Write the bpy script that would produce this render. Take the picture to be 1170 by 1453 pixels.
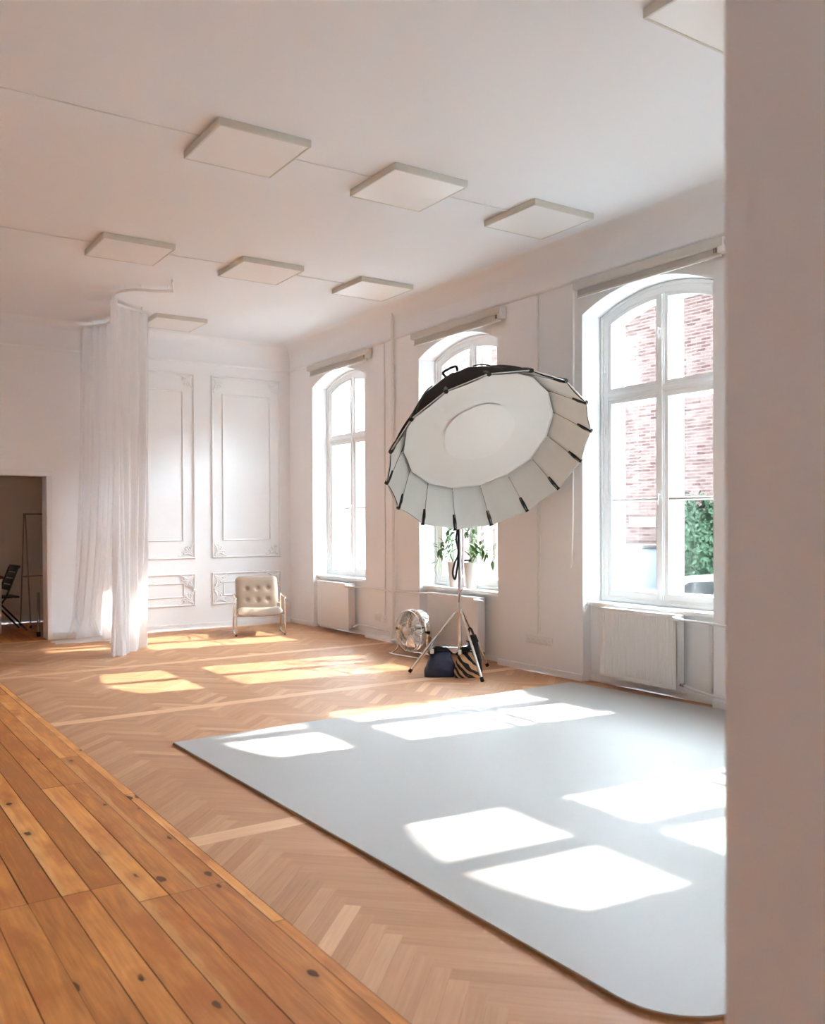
import bpy, bmesh, math, random
from mathutils import Vector, Matrix
random.seed(7)
for o in list(bpy.data.objects):
    bpy.data.objects.remove(o)
SC = bpy.context.scene
COL = SC.collection
PI = math.pi

# ------------------------------------------------------------------ camera
YAW, PITCH, ROLL = 0.5909, -0.0103, -0.0045
CAM = Vector((-5.600, 0.0, 1.4096))
FPX, PX, PY = 1277.9, 588.16, 752.73
c_, s_ = math.cos(YAW), math.sin(YAW)
r_ = Vector((c_, -s_, 0)); f_ = Vector((s_, c_, 0)); u_ = Vector((0, 0, 1))
FW = f_*math.cos(PITCH) + u_*math.sin(PITCH)
U0 = -f_*math.sin(PITCH) + u_*math.cos(PITCH)
RT = r_*math.cos(ROLL) + U0*math.sin(ROLL)
UP = -r_*math.sin(ROLL) + U0*math.cos(ROLL)
cd = bpy.data.cameras.new('camera')
cam = bpy.data.objects.new('camera', cd); COL.objects.link(cam)
M = Matrix((RT, UP, -FW)).transposed().to_4x4(); M.translation = CAM
cam.matrix_world = M
cd.sensor_fit = 'HORIZONTAL'; cd.sensor_width = 36.0
cd.lens = 36.0*FPX/1170.0
cd.shift_x = -(PX-585.0)/1170.0
cd.shift_y = (PY-726.5)/1170.0
cd.clip_start = 0.05; cd.clip_end = 300
cd.dof.use_dof = True; cd.dof.focus_distance = 8.0; cd.dof.aperture_fstop = 4.5
SC.camera = cam

# ------------------------------------------------------------------ light
SC.view_settings.view_transform = 'Standard'
SC.view_settings.look = 'None'
SC.view_settings.exposure = 2.03
SC.view_settings.gamma = 1.0
SC.view_settings.use_curve_mapping = False
W = bpy.data.worlds.new('world'); SC.world = W; W.use_nodes = True
bg = W.node_tree.nodes['Background']
bg.inputs[0].default_value = (0.80, 0.90, 1.0, 1)
bg.inputs[1].default_value = 30.0
# hazy summer sky: bright towards the horizon, deeper overhead
wt = W.node_tree; tcw = wt.nodes.new('ShaderNodeTexCoord'); sxw = wt.nodes.new('ShaderNodeSeparateXYZ'); rw = wt.nodes.new('ShaderNodeValToRGB'); mw = wt.nodes.new('ShaderNodeMix'); mw.data_type = 'RGBA'; mw.blend_type = 'MULTIPLY'; mw.inputs[0].default_value = 1.0
wt.links.new(tcw.outputs['Generated'], sxw.inputs[0]); wt.links.new(sxw.outputs['Z'], rw.inputs[0])
while len(rw.color_ramp.elements) < 4: rw.color_ramp.elements.new(0.5)
for e, (p, v) in zip(rw.color_ramp.elements, ((0.0, 1.0), (0.35, .85), (0.62, .30), (1.0, .16))): e.position = p; e.color = (v, v, v, 1)
mw.inputs[6].default_value = (0.785, 0.90, 1.02, 1); wt.links.new(rw.outputs[0], mw.inputs[7]); wt.links.new(mw.outputs[2], bg.inputs[0])
sd = bpy.data.lights.new('sun', 'SUN'); sd.energy = 3.5; sd.angle = math.radians(0.55)
sd.color = (1.0, 0.935, 0.87)
sun = bpy.data.objects.new('sun', sd); COL.objects.link(sun)
SUND = Vector((-1, 0.11, -0.835)).normalized()
sun.rotation_euler = (-SUND).to_track_quat('Z', 'Y').to_euler()
sun.location = (12, 4, 12)
SC.cycles.max_bounces = 14
SC.cycles.diffuse_bounces = 8
SC.cycles.transparent_max_bounces = 24
SC.cycles.sample_clamp_indirect = 8.0
SC.cycles.caustics_reflective = False
SC.cycles.caustics_refractive = False

# ------------------------------------------------------------------ materials
def lin(h):
    h = h.lstrip('#'); o = []
    for i in (0, 2, 4):
        v = int(h[i:i+2], 16)/255
        o.append(v/12.92 if v <= 0.04045 else ((v+0.055)/1.055)**2.4)
    return (*o, 1)

class NT:
    def __init__(s, name):
        s.m = bpy.data.materials.new(name); s.m.use_nodes = True
        s.t = s.m.node_tree; s.n = s.t.nodes; s.l = s.t.links
        s.b = s.n['Principled BSDF']; s.out = s.n['Material Output']
    def add(s, typ, **kw):
        x = s.n.new(typ)
        for k, v in kw.items(): setattr(x, k, v)
        return x
    def link(s, a, b): s.l.new(a, b)

def mat(name, col, rough=0.5, metal=0.0, noise=0.0, nscale=20.0, bump=0.0, bscale=80.0, coat=0.0, stretch=None):
    t = NT(name); b = t.b
    col = lin(col) if isinstance(col, str) else (*col, 1)
    b.inputs['Base Color'].default_value = col
    b.inputs['Roughness'].default_value = rough
    b.inputs['Metallic'].default_value = metal
    b.inputs['Coat Weight'].default_value = coat
    if noise or bump:
        tc = t.add('ShaderNodeTexCoord'); mp = t.add('ShaderNodeMapping')
        t.link(tc.outputs['Object'], mp.inputs[0])
        if stretch: mp.inputs['Scale'].default_value = stretch
    if noise:
        nz = t.add('ShaderNodeTexNoise'); nz.inputs['Scale'].default_value = nscale
        nz.inputs['Detail'].default_value = 5
        t.link(mp.outputs[0], nz.inputs['Vector'])
        mx = t.add('ShaderNodeMix', data_type='RGBA')
        mx.inputs[6].default_value = tuple(max(0, v*(1-noise)) for v in col[:3])+(1,)
        mx.inputs[7].default_value = tuple(min(1, v*(1+noise)) for v in col[:3])+(1,)
        t.link(nz.outputs[0], mx.inputs[0]); t.link(mx.outputs[2], b.inputs['Base Color'])
    if bump:
        n2 = t.add('ShaderNodeTexNoise'); n2.inputs['Scale'].default_value = bscale
        n2.inputs['Detail'].default_value = 4
        t.link(mp.outputs[0], n2.inputs['Vector'])
        bp = t.add('ShaderNodeBump'); bp.inputs['Strength'].default_value = bump
        bp.inputs['Distance'].default_value = 0.01
        t.link(n2.outputs[0], bp.inputs['Height']); t.link(bp.outputs[0], b.inputs['Normal'])
    return t.m

PAINT = mat('wall_paint', (0.905, 0.91, 0.925), 0.75, noise=0.012, nscale=2.5, bump=0.04, bscale=55)
CEILP = mat('ceiling_paint', (0.855, 0.87, 0.90), 0.85, noise=0.012, nscale=1.5, bump=0.03, bscale=40)
TRIMP = mat('trim_paint', (0.90, 0.90, 0.908), 0.5, bump=0.03, bscale=60)
WINP = mat('window_gloss_paint', (0.88, 0.88, 0.87), 0.35, bump=0.02, bscale=90)
RADP = mat('radiator_enamel', (0.83, 0.815, 0.80), 0.3)
WHITEPL = mat('white_plastic', (0.84, 0.83, 0.81), 0.4)
BEIGEF = mat('lamp_frame_enamel', (0.68, 0.65, 0.58), 0.45)
DIFF = mat('lamp_diffuser', (0.84, 0.815, 0.80), 0.35, noise=0.01, nscale=8)
CHROME = mat('chrome', (0.86, 0.85, 0.83), 0.12, 1.0, noise=0.02, nscale=30)
STEEL = mat('brushed_steel', (0.62, 0.61, 0.60), 0.3, 1.0, noise=0.05, nscale=30)
BLACK = mat('black_plastic', (0.012, 0.012, 0.013), 0.5, noise=0.2)
RUBBER = mat('rubber', (0.02, 0.018, 0.017), 0.8, noise=0.2)
HOLE = mat('socket_hole', (0.06, 0.055, 0.05), 0.6, noise=0.1)
LEATHER = mat('cream_leather', (0.40, 0.305, 0.235), 0.42, noise=0.05, nscale=12, bump=0.12, bscale=160)
BLINDF = mat('blind_fabric', (0.56, 0.53, 0.49), 0.85, noise=0.05, nscale=60, bump=0.05, bscale=300)
BLINDC = mat('blind_cassette', (0.66, 0.63, 0.58), 0.45, noise=0.02)
SHELLB = mat('black_nylon', (0.020, 0.014, 0.0125), 0.9, noise=0.15, nscale=15, bump=0.1, bscale=60)
SHELLB.node_tree.nodes['Principled BSDF'].inputs['Specular IOR Level'].default_value = 0.12
STRAPG = mat('grey_webbing', (0.09, 0.08, 0.075), 0.9, noise=0.1)
SILVER = mat('silver_lining', (0.70, 0.69, 0.65), 0.42, 0.15, noise=0.06, nscale=6, bump=0.25, bscale=9)
POTW = mat('glazed_pot_white', (0.80, 0.76, 0.73), 0.3, noise=0.02)
SOIL = mat('potting_soil', (0.05, 0.035, 0.025), 0.9, noise=0.4, nscale=60, bump=0.4)
LEAF = mat('leaf_green', (0.07, 0.16, 0.035), 0.35, noise=0.35, nscale=9)
STEM = mat('stem_green', (0.16, 0.24, 0.08), 0.5, noise=0.2)
NAVY = mat('navy_nylon', (0.012, 0.018, 0.045), 0.5, noise=0.35, nscale=14, bump=0.3, bscale=50)
BLKNYL = mat('black_webbing', (0.012, 0.011, 0.012), 0.7, noise=0.2, bump=0.2, bscale=200)
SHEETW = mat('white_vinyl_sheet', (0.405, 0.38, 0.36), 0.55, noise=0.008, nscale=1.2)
SHEETE = mat('sheet_wooden_edge', (0.34, 0.17, 0.07), 0.6, noise=0.2, nscale=20)
STUCCO = mat('facade_stucco', (0.13, 0.115, 0.10), 0.9, noise=0.1, nscale=4)
FLOORGAP = mat('floor_gap', (0.10, 0.045, 0.018), 0.9, noise=0.2)
TEAL = mat('dark_teal_paint', (0.015, 0.035, 0.035), 0.4, noise=0.2)
BROWNW = mat('brown_table_wood', (0.20, 0.075, 0.035), 0.45, noise=0.3, nscale=6, stretch=(1, 12, 1))
GREYMET = mat('grey_metal', (0.33, 0.30, 0.27), 0.4, 0.6, noise=0.05)
DARKROOM = mat('dim_room_paint', (0.84, 0.76, 0.70), 0.8, noise=0.03, nscale=3)
ASPH = mat('street_paving', (0.3, 0.295, 0.29), 0.9, noise=0.15, nscale=3, bump=0.2)
CARW = mat('white_car_paint', (0.5, 0.5, 0.5), 0.25, coat=0.5, noise=0.005)
CARG = mat('car_glass', (0.02, 0.022, 0.024), 0.1, noise=0.05)
TYRE = mat('tyre_rubber', (0.03, 0.03, 0.03), 0.8, noise=0.2)
BLUEG = mat('pale_blue_enamel', (0.46, 0.50, 0.56), 0.5, noise=0.04)
HEDGE = mat('hedge_leaf', (0.028, 0.05, 0.029), 0.5, noise=0.5, nscale=5)
PLAQ = mat('plaque_enamel', (0.10, 0.092, 0.088), 0.5, noise=0.03)
PINKC = mat('pink_cable', (0.45, 0.22, 0.30), 0.5, noise=0.1)

def brick_mat():
    t = NT('red_brick'); tc = t.add('ShaderNodeTexCoord'); sx = t.add('ShaderNodeSeparateXYZ'); cx = t.add('ShaderNodeCombineXYZ')
    t.link(tc.outputs['Object'], sx.inputs[0]); t.link(sx.outputs['Y'], cx.inputs['X']); t.link(sx.outputs['Z'], cx.inputs['Y'])
    br = t.add('ShaderNodeTexBrick'); br.inputs['Scale'].default_value = 1.0
    br.inputs['Brick Width'].default_value = 0.27; br.inputs['Row Height'].default_value = 0.078
    br.inputs['Mortar Size'].default_value = 0.010
    br.inputs['Color1'].default_value = (0.040, 0.0215, 0.019, 1); br.inputs['Color2'].default_value = (0.078, 0.053, 0.049, 1)
    br.inputs['Mortar'].default_value = (0.085, 0.068, 0.064, 1)
    t.link(cx.outputs[0], br.inputs['Vector'])
    nz = t.add('ShaderNodeTexNoise'); nz.inputs['Scale'].default_value = 1.3; nz.inputs['Detail'].default_value = 6
    t.link(tc.outputs['Object'], nz.inputs['Vector'])
    mx = t.add('ShaderNodeMix', data_type='RGBA', blend_type='OVERLAY'); mx.inputs[0].default_value = 0.35
    t.link(br.outputs[0], mx.inputs[6]); t.link(nz.outputs[0], mx.inputs[7])
    t.link(mx.outputs[2], t.b.inputs['Base Color']); t.b.inputs['Roughness'].default_value = 0.95; t.b.inputs['Specular IOR Level'].default_value = 0.0
    return t.m
BRICK = brick_mat()
for mm in (STUCCO, HEDGE, PLAQ, BLUEG, ASPH): mm.node_tree.nodes['Principled BSDF'].inputs['Specular IOR Level'].default_value = 0.1

def glass_mat():
    t = NT('window_glass')
    tr = t.add('ShaderNodeBsdfTransparent'); tr.inputs[0].default_value = (0.965, 0.98, 0.975, 1)
    gl = t.add('ShaderNodeBsdfGlossy'); gl.inputs['Roughness'].default_value = 0.02
    fr = t.add('ShaderNodeFresnel'); fr.inputs[0].default_value = 1.45
    mu = t.add('ShaderNodeMath', operation='MULTIPLY'); mu.inputs[1].default_value = 0.15
    t.link(fr.outputs[0], mu.inputs[0])
    mx = t.add('ShaderNodeMixShader')
    t.link(mu.outputs[0], mx.inputs[0]); t.link(tr.outputs[0], mx.inputs[1]); t.link(gl.outputs[0], mx.inputs[2])
    t.link(mx.outputs[0], t.out.inputs['Surface'])
    return t.m
GLASS = glass_mat()

def sheer_mat(name, col, tcol, alpha, trans):
    """thin cloth: part open weave, part light passing through, part diffuse"""
    t = NT(name)
    df = t.add('ShaderNodeBsdfDiffuse'); df.inputs[0].default_value = (*col, 1)
    tl = t.add('ShaderNodeBsdfTranslucent'); tl.inputs[0].default_value = (*tcol, 1)
    tr = t.add('ShaderNodeBsdfTransparent')
    tc = t.add('ShaderNodeTexCoord'); nz = t.add('ShaderNodeTexNoise'); nz.inputs['Scale'].default_value = 6
    mp = t.add('ShaderNodeMapping'); mp.inputs['Scale'].default_value = (4, 4, .4)
    t.link(tc.outputs['Object'], mp.inputs[0]); t.link(mp.outputs[0], nz.inputs['Vector'])
    mr = t.add('ShaderNodeMapRange'); mr.inputs[3].default_value = max(0, alpha*.7); mr.inputs[4].default_value = alpha*1.3
    t.link(nz.outputs[0], mr.inputs[0])
    m1 = t.add('ShaderNodeMixShader'); m1.inputs[0].default_value = trans
    t.link(df.outputs[0], m1.inputs[1]); t.link(tl.outputs[0], m1.inputs[2])
    m2 = t.add('ShaderNodeMixShader'); t.link(mr.outputs[0], m2.inputs[0])
    t.link(m1.outputs[0], m2.inputs[1]); t.link(tr.outputs[0], m2.inputs[2])
    t.link(m2.outputs[0], t.out.inputs['Surface'])
    return t.m
SHEER = sheer_mat('sheer_voile', (0.94, 0.935, 0.945), (0.94, 0.93, 0.94), 0.10, 0.42)
SCRIM = sheer_mat('diffuser_cloth', (0.88, 0.865, 0.84), (0.90, 0.88, 0.84), 0.0, 0.12)
HILITE = sheer_mat('highlight_cloth', (0.905, 0.895, 0.875), (0.9, 0.9, 0.88), 0.0, 0.08)  # lighter cloth for the reflection painted at the diffuser centre

def wood_mat(name, stops, rough, knots, grain=1.0, flow=0.35):
    """one board per face island: UV in metres along the grain, 'tone' attribute = the board's own colour"""
    t = NT(name); b = t.b
    uv = t.add('ShaderNodeUVMap'); uv.uv_map = 'grain'
    at = t.add('ShaderNodeAttribute'); at.attribute_name = 'tone'
    sep = t.add('ShaderNodeSeparateColor'); t.link(at.outputs['Color'], sep.inputs[0])
    ramp = t.add('ShaderNodeValToRGB'); r = ramp.color_ramp
    while len(r.elements) < len(stops): r.elements.new(0.5)
    for e, (p, c) in zip(r.elements, stops): e.position = p; e.color = (*c, 1)
    mp = t.add('ShaderNodeMapping'); mp.inputs['Scale'].default_value = (1.6, 34, 1); t.link(uv.outputs[0], mp.inputs[0])
    n1 = t.add('ShaderNodeTexNoise'); n1.inputs['Scale'].default_value = 2.2; n1.inputs['Detail'].default_value = 7; n1.inputs['Distortion'].default_value = 0.6
    t.link(mp.outputs[0], n1.inputs['Vector'])
    mp2 = t.add('ShaderNodeMapping'); mp2.inputs['Scale'].default_value = (1.1, 5.5, 1); t.link(uv.outputs[0], mp2.inputs[0])
    n2 = t.add('ShaderNodeTexNoise'); n2.inputs['Scale'].default_value = 2.0; n2.inputs['Detail'].default_value = 4; n2.inputs['Distortion'].default_value = 1.2
    t.link(mp2.outputs[0], n2.inputs['Vector'])
    def mth(op, a, b_, cl=False):
        m = t.add('ShaderNodeMath', operation=op); m.use_clamp = cl
        for i, v in enumerate((a, b_)):
            if v is None: continue
            if isinstance(v, (int, float)): m.inputs[i].default_value = v
            else: t.link(v, m.inputs[i])
        return m.outputs[0]
    g = mth('MULTIPLY', mth('SUBTRACT', n1.outputs[0], 0.5), 0.55*grain)
    f = mth('MULTIPLY', mth('SUBTRACT', n2.outputs[0], 0.5), flow*2)
    v = mth('ADD', mth('ADD', sep.outputs[0], g), f, True)
    t.link(v, ramp.inputs[0])
    colr = ramp.outputs[0]
    if knots:
        # pale sapwood along one edge of some boards, darker heart patches
        acr = mth('ADD', sep.outputs[2], mth('MULTIPLY', mth('SUBTRACT', n2.outputs[0], 0.5), 0.55))
        sap = t.add('ShaderNodeMapRange'); sap.interpolation_type = 'SMOOTHSTEP'; t.link(acr, sap.inputs[0]); sap.inputs[1].default_value = 0.68; sap.inputs[2].default_value = 0.80
        sf = mth('MULTIPLY', sap.outputs[0], mth('MULTIPLY', mth('GREATER_THAN', sep.outputs[1], 0.5), 0.22))
        ms = t.add('ShaderNodeMix', data_type='RGBA'); t.link(sf, ms.inputs[0]); t.link(colr, ms.inputs[6]); ms.inputs[7].default_value = (0.90, 0.56, 0.25, 1)
        colr = ms.outputs[2]
        n4 = t.add('ShaderNodeTexNoise'); n4.inputs['Scale'].default_value = 1.4; n4.inputs['Detail'].default_value = 5
        mp4 = t.add('ShaderNodeMapping'); mp4.inputs['Scale'].default_value = (1.6, 3.2, 1); t.link(uv.outputs[0], mp4.inputs[0]); t.link(mp4.outputs[0], n4.inputs['Vector'])
        hr = t.add('ShaderNodeMapRange'); hr.interpolation_type = 'SMOOTHSTEP'; t.link(n4.outputs[0], hr.inputs[0]); hr.inputs[1].default_value = 0.50; hr.inputs[2].default_value = 0.68; hr.inputs[4].default_value = 0.7
        m4 = t.add('ShaderNodeMix', data_type='RGBA'); t.link(hr.outputs[0], m4.inputs[0]); t.link(colr, m4.inputs[6]); m4.inputs[7].default_value = (0.44, 0.125, 0.03, 1)
        colr = m4.outputs[2]
        mk = t.add('ShaderNodeMapping'); mk.inputs['Scale'].default_value = (4.2, 8.5, 1); t.link(uv.outputs[0], mk.inputs[0])
        vo = t.add('ShaderNodeTexVoronoi'); vo.inputs['Scale'].default_value = 1.0; vo.inputs['Randomness'].default_value = 1.0
        n3 = t.add('ShaderNodeTexNoise'); n3.inputs['Scale'].default_value = 5; t.link(mk.outputs[0], n3.inputs['Vector'])
        vm = t.add('ShaderNodeMix', data_type='VECTOR'); vm.inputs[0].default_value = 0.13
        t.link(mk.outputs[0], vm.inputs[4]); t.link(n3.outputs['Color'], vm.inputs[5])
        t.link(vm.outputs[1], vo.inputs['Vector'])
        # only some cells hold a knot, of differing size
        sc = t.add('ShaderNodeSeparateColor'); t.link(vo.outputs['Color'], sc.inputs[0])
        size = mth('MULTIPLY', mth('SUBTRACT', sc.outputs[0], 0.22, True), 0.19)
        k = t.add('ShaderNodeMapRange'); k.interpolation_type = 'SMOOTHSTEP'
        t.link(mth('SUBTRACT', vo.outputs['Distance'], size), k.inputs[0])
        k.inputs[1].default_value = -0.015; k.inputs[2].default_value = 0.022; k.inputs[3].default_value = 1; k.inputs[4].default_value = 0
        has = mth('GREATER_THAN', sc.outputs[0], 0.40)
        kk = mth('MULTIPLY', k.outputs[0], mth('MULTIPLY', has, 0.85))
        halo = t.add('ShaderNodeMapRange'); halo.interpolation_type = 'SMOOTHSTEP'
        t.link(vo.outputs['Distance'], halo.inputs[0]); halo.inputs[1].default_value = 0.05; halo.inputs[2].default_value = 0.42
        halo.inputs[3].default_value = 0.45; halo.inputs[4].default_value = 0
        hh = mth('MULTIPLY', halo.outputs[0], has)
        mh = t.add('ShaderNodeMix', data_type='RGBA'); t.link(hh, mh.inputs[0]); t.link(colr, mh.inputs[6]); mh.inputs[7].default_value = (0.36, 0.12, 0.03, 1)
        mx = t.add('ShaderNodeMix', data_type='RGBA'); t.link(kk, mx.inputs[0]); t.link(mh.outputs[2], mx.inputs[6]); mx.inputs[7].default_value = (0.075, 0.026, 0.012, 1)
        colr = mx.outputs[2]
    t.link(colr, b.inputs['Base Color'])
    rr = t.add('ShaderNodeMapRange'); t.link(n2.outputs[0], rr.inputs[0]); rr.inputs[3].default_value = rough-.07; rr.inputs[4].default_value = rough+.1
    b.inputs['Specular IOR Level'].default_value = 0.26
    t.link(rr.outputs[0], b.inputs['Roughness'])
    bp = t.add('ShaderNodeBump'); bp.inputs['Strength'].default_value = 0.06; bp.inputs['Distance'].default_value = 0.004
    t.link(n1.outputs[0], bp.inputs['Height']); t.link(bp.outputs[0], b.inputs['Normal'])
    return t.m
PINE = wood_mat('varnished_pine', [(0.0, (0.42, 0.145, 0.035)), (0.35, (0.68, 0.265, 0.07)), (0.65, (0.84, 0.39, 0.115)), (1.0, (0.90, 0.55, 0.22))], 0.46, True)
OAK = wood_mat('oak_parquet', [(0.0, (0.42, 0.20, 0.095)), (0.4, (0.58, 0.31, 0.165)), (0.7, (0.68, 0.385, 0.215)), (1.0, (0.82, 0.53, 0.32))], 0.52, False, 0.8, 0.16)

def zebra_mat():
    t = NT('zebra_fabric'); tc = t.add('ShaderNodeTexCoord')
    mp = t.add('ShaderNodeMapping'); mp.inputs['Rotation'].default_value = (0.3, 0.9, 0.55); t.link(tc.outputs['Object'], mp.inputs[0])
    wv = t.add('ShaderNodeTexWave'); wv.inputs['Scale'].default_value = 6.5; wv.inputs['Distortion'].default_value = 7; wv.inputs['Detail'].default_value = 2; wv.inputs['Detail Scale'].default_value = 0.8
    t.link(mp.outputs[0], wv.inputs['Vector'])
    rp = t.add('ShaderNodeValToRGB'); rp.color_ramp.elements[0].position = 0.50; rp.color_ramp.elements[0].color = (0.012, 0.010, 0.010, 1)
    rp.color_ramp.elements[1].position = 0.60; rp.color_ramp.elements[1].color = (0.62, 0.38, 0.20, 1)
    t.link(wv.outputs[0], rp.inputs[0]); t.link(rp.outputs[0], t.b.inputs['Base Color']); t.b.inputs['Roughness'].default_value = 0.7
    return t.m
ZEBRA = zebra_mat()

# ------------------------------------------------------------------ mesh helpers
class MB:
    def __init__(s): s.bm = bmesh.new()
    def box(s, x0, x1, y0, y1, z0, z1, mi=0, bev=0.0, seg=2, mtx=None):
        vs = [s.bm.verts.new((x, y, z)) for x in (x0, x1) for y in (y0, y1) for z in (z0, z1)]
        fs = [(0, 1, 3, 2), (4, 6, 7, 5), (0, 4, 5, 1), (2, 3, 7, 6), (0, 2, 6, 4), (1, 5, 7, 3)]
        F = [s.bm.faces.new([vs[i] for i in f]) for f in fs]
        for f in F: f.material_index = mi
        geo = vs
        if bev > 0:
            es = list({e for f in F for e in f.edges})
            r = bmesh.ops.bevel(s.bm, geom=es, offset=bev, segments=seg, affect='EDGES', profile=0.5)
            for f in r['faces']: f.material_index = mi
            geo = list({v for f in r['faces'] for v in f.verts})
        if mtx is not None:
            for v in geo: v.co = mtx @ v.co
        return s
    def poly(s, pts, mi=0):
        f = s.bm.faces.new([s.bm.verts.new(p) for p in pts]); f.material_index = mi; return s
    def grid(s, rows, mi=0, closed_u=False, closed_v=False):
        """rows: list of lists of points"""
        V = [[s.bm.verts.new(p) for p in row] for row in rows]
        nu, nv = len(V), len(V[0])
        for i in range(nu if closed_u else nu-1):
            for j in range(nv if closed_v else nv-1):
                a, b, c, d = V[i][j], V[i][(j+1) % nv], V[(i+1) % nu][(j+1) % nv], V[(i+1) % nu][j]
                q = []
                for v in (a, b, c, d):
                    if v not in q: q.append(v)
                try:
                    f = s.bm.faces.new(q); f.material_index = mi
                except ValueError: pass
        return V
    def tube(s, pts, r, n=10, mi=0, closed=False, caps=True):
        P = [Vector(p) for p in pts]; m = len(P)
        R = r if isinstance(r, (list, tuple)) else [r]*m
        rows = []; nrm = None
        for i in range(m):
            if closed: t = (P[(i+1) % m]-P[i-1]).normalized()
            elif i == 0: t = (P[1]-P[0]).normalized()
            elif i == m-1: t = (P[-1]-P[-2]).normalized()
            else: t = ((P[i+1]-P[i]).normalized()+(P[i]-P[i-1]).normalized()).normalized()
            if nrm is None:
                a = Vector((0, 0, 1)) if abs(t.z) < 0.9 else Vector((1, 0, 0))
                nrm = (a-t*a.dot(t)).normalized()
            else: nrm = (nrm-t*nrm.dot(t)).normalized()
            bn = t.cross(nrm)
            rows.append([P[i]+nrm*R[i]*math.cos(2*PI*k/n)+bn*R[i]*math.sin(2*PI*k/n) for k in range(n)])
        V = s.grid(rows, mi, closed_u=closed, closed_v=True)
        if caps and not closed:
            for row in (V[0][::-1], V[-1]):
                f = s.bm.faces.new(row); f.material_index = mi
        return s
    def lathe(s, prof, c=(0, 0, 0), ax=(0, 0, 1), n=32, mi=0, sx=1.0):
        a = Vector(ax).normalized(); c = Vector(c)
        h = Vector((1, 0, 0)) if abs(a.x) < 0.9 else Vector((0, 1, 0))
        e1 = (h-a*h.dot(a)).normalized(); e2 = a.cross(e1)
        rows = [[c+a*z+(e1*math.cos(2*PI*k/n)+e2*math.sin(2*PI*k/n))*max(r, 1e-5) for k in range(n)] for r, z in prof]
        V = s.grid(rows, mi, closed_v=True)
        return s
    def ball(s, c, r, mi=0, n=12, sc=(1, 1, 1)):
        res = bmesh.ops.create_uvsphere(s.bm, u_segments=n, v_segments=max(6, n//2), radius=1.0)
        for v in res['verts']: v.co = Vector((v.co.x*r*sc[0]+c[0], v.co.y*r*sc[1]+c[1], v.co.z*r*sc[2]+c[2]))
        for f in {f for v in res['verts'] for f in v.link_faces}: f.material_index = mi
        return s
    def build(s, name, mats, parent=None, smooth=True, loc=None, rot=None, angle=40, weld=False):
        if weld: bmesh.ops.remove_doubles(s.bm, verts=s.bm.verts, dist=1e-4)
        bmesh.ops.recalc_face_normals(s.bm, faces=s.bm.faces)
        me = bpy.data.meshes.new(name); s.bm.to_mesh(me); s.bm.free()
        for m in (mats if isinstance(mats, (list, tuple)) else [mats]): me.materials.append(m)
        if smooth:
            for p in me.polygons: p.use_smooth = True
            try: me.set_sharp_from_angle(angle=math.radians(angle))
            except Exception: pass
        o = bpy.data.objects.new(name, me); COL.objects.link(o)
        if loc is not None: o.location = loc
        if rot is not None: o.rotation_euler = rot
        if parent: o.parent = parent
        return o

def empty(name, loc=(0, 0, 0), rot=(0, 0, 0)):
    o = bpy.data.objects.new(name, None); COL.objects.link(o); o.location = loc; o.rotation_euler = rot
    o.empty_display_size = 0.1
    return o
def tag(o, label, cat, group=None):
    o['label'] = label; o['category'] = cat
    if group: o['group'] = group
    return o
def struct(o): o['kind'] = 'structure'; return o
def copy_tree(o, parent=None):
    c = o.copy(); COL.objects.link(c)
    if parent: c.parent = parent
    for ch in list(o.children): copy_tree(ch, c)
    return c
def spline(pts, n=8):
    P = [Vector(p) for p in pts]; out = []
    for i in range(len(P)-1):
        p0 = P[max(i-1, 0)]; p1 = P[i]; p2 = P[i+1]; p3 = P[min(i+2, len(P)-1)]
        for k in range(n):
            t = k/n
            out.append(0.5*((2*p1)+(-p0+p2)*t+(2*p0-5*p1+4*p2-p3)*t*t+(-p0+3*p1-3*p2+p3)*t**3))
    out.append(P[-1]); return out

H = 3.854; D = 11.48
XL = -6.8; YF = -4.2           # far side wall and the wall behind the camera
WC = [10.11, 7.57, 5.03, 2.49]   # the studio windows, far to near
FILLWIN = [-1.3, -3.2]                   # unseen windows added to the camera's room for fill daylight
LEFT = []
FRONT = []  # its windows behind the camera
HW = 0.685; AR = 1.546; ACZ = 3.36-1.546; SPR = 3.20

# ------------------------------------------------------------------ room shell
def arch_pts(hw, R, n=16):
    zs = ACZ+math.sqrt(R*R-hw*hw); a = math.asin(hw/R)
    return [(R*math.sin(-a+2*a*k/n), ACZ+R*math.cos(-a+2*a*k/n)) for k in range(n+1)]
TH = 0.50
def window_wall(name, centres, lo, hi, mtx):
    m = MB(); prev = lo
    for c in sorted(centres)+[None]:
        a = hi if c is None else c-HW
        m.box(0, TH, prev, a, -0.1, H+0.05, mtx=mtx)
        if c is None: break
        b = prev = c+HW
        m.box(0.10, TH, a, b, -0.1, 0.662, mtx=mtx)
        ap = arch_pts(HW, AR)
        P = lambda *p: mtx @ Vector(p)
        for x in (0, TH):
            for (y0, z0), (y1, z1) in zip(ap[:-1], ap[1:]):
                m.poly([P(x, c+y0, z0), P(x, c+y1, z1), P(x, c+y1, H+.05), P(x, c+y0, H+.05)])
        for (y0, z0), (y1, z1) in zip(ap[:-1], ap[1:]):
            m.poly([P(0, c+y0, z0), P(TH, c+y0, z0), P(TH, c+y1, z1), P(0, c+y1, z1)])
    o = m.build(name, [PAINT, STUCCO], smooth=False)
    inv = mtx.inverted()
    for p in o.data.polygons:
        if all((inv @ o.data.vertices[i].co).x > TH-.001 for i in p.vertices): p.material_index = 1
    return struct(o)
ys = sorted([(c-HW, c+HW) for c in WC+FILLWIN])
window_wall('wall_right', WC+FILLWIN, YF-0.3, D+2.6, Matrix.Identity(4))
FM = Matrix.Translation((0, YF, 0)) @ Matrix.Rotation(-PI/2, 4, 'Z')
window_wall('wall_front', FRONT, XL, 0, FM)
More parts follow.
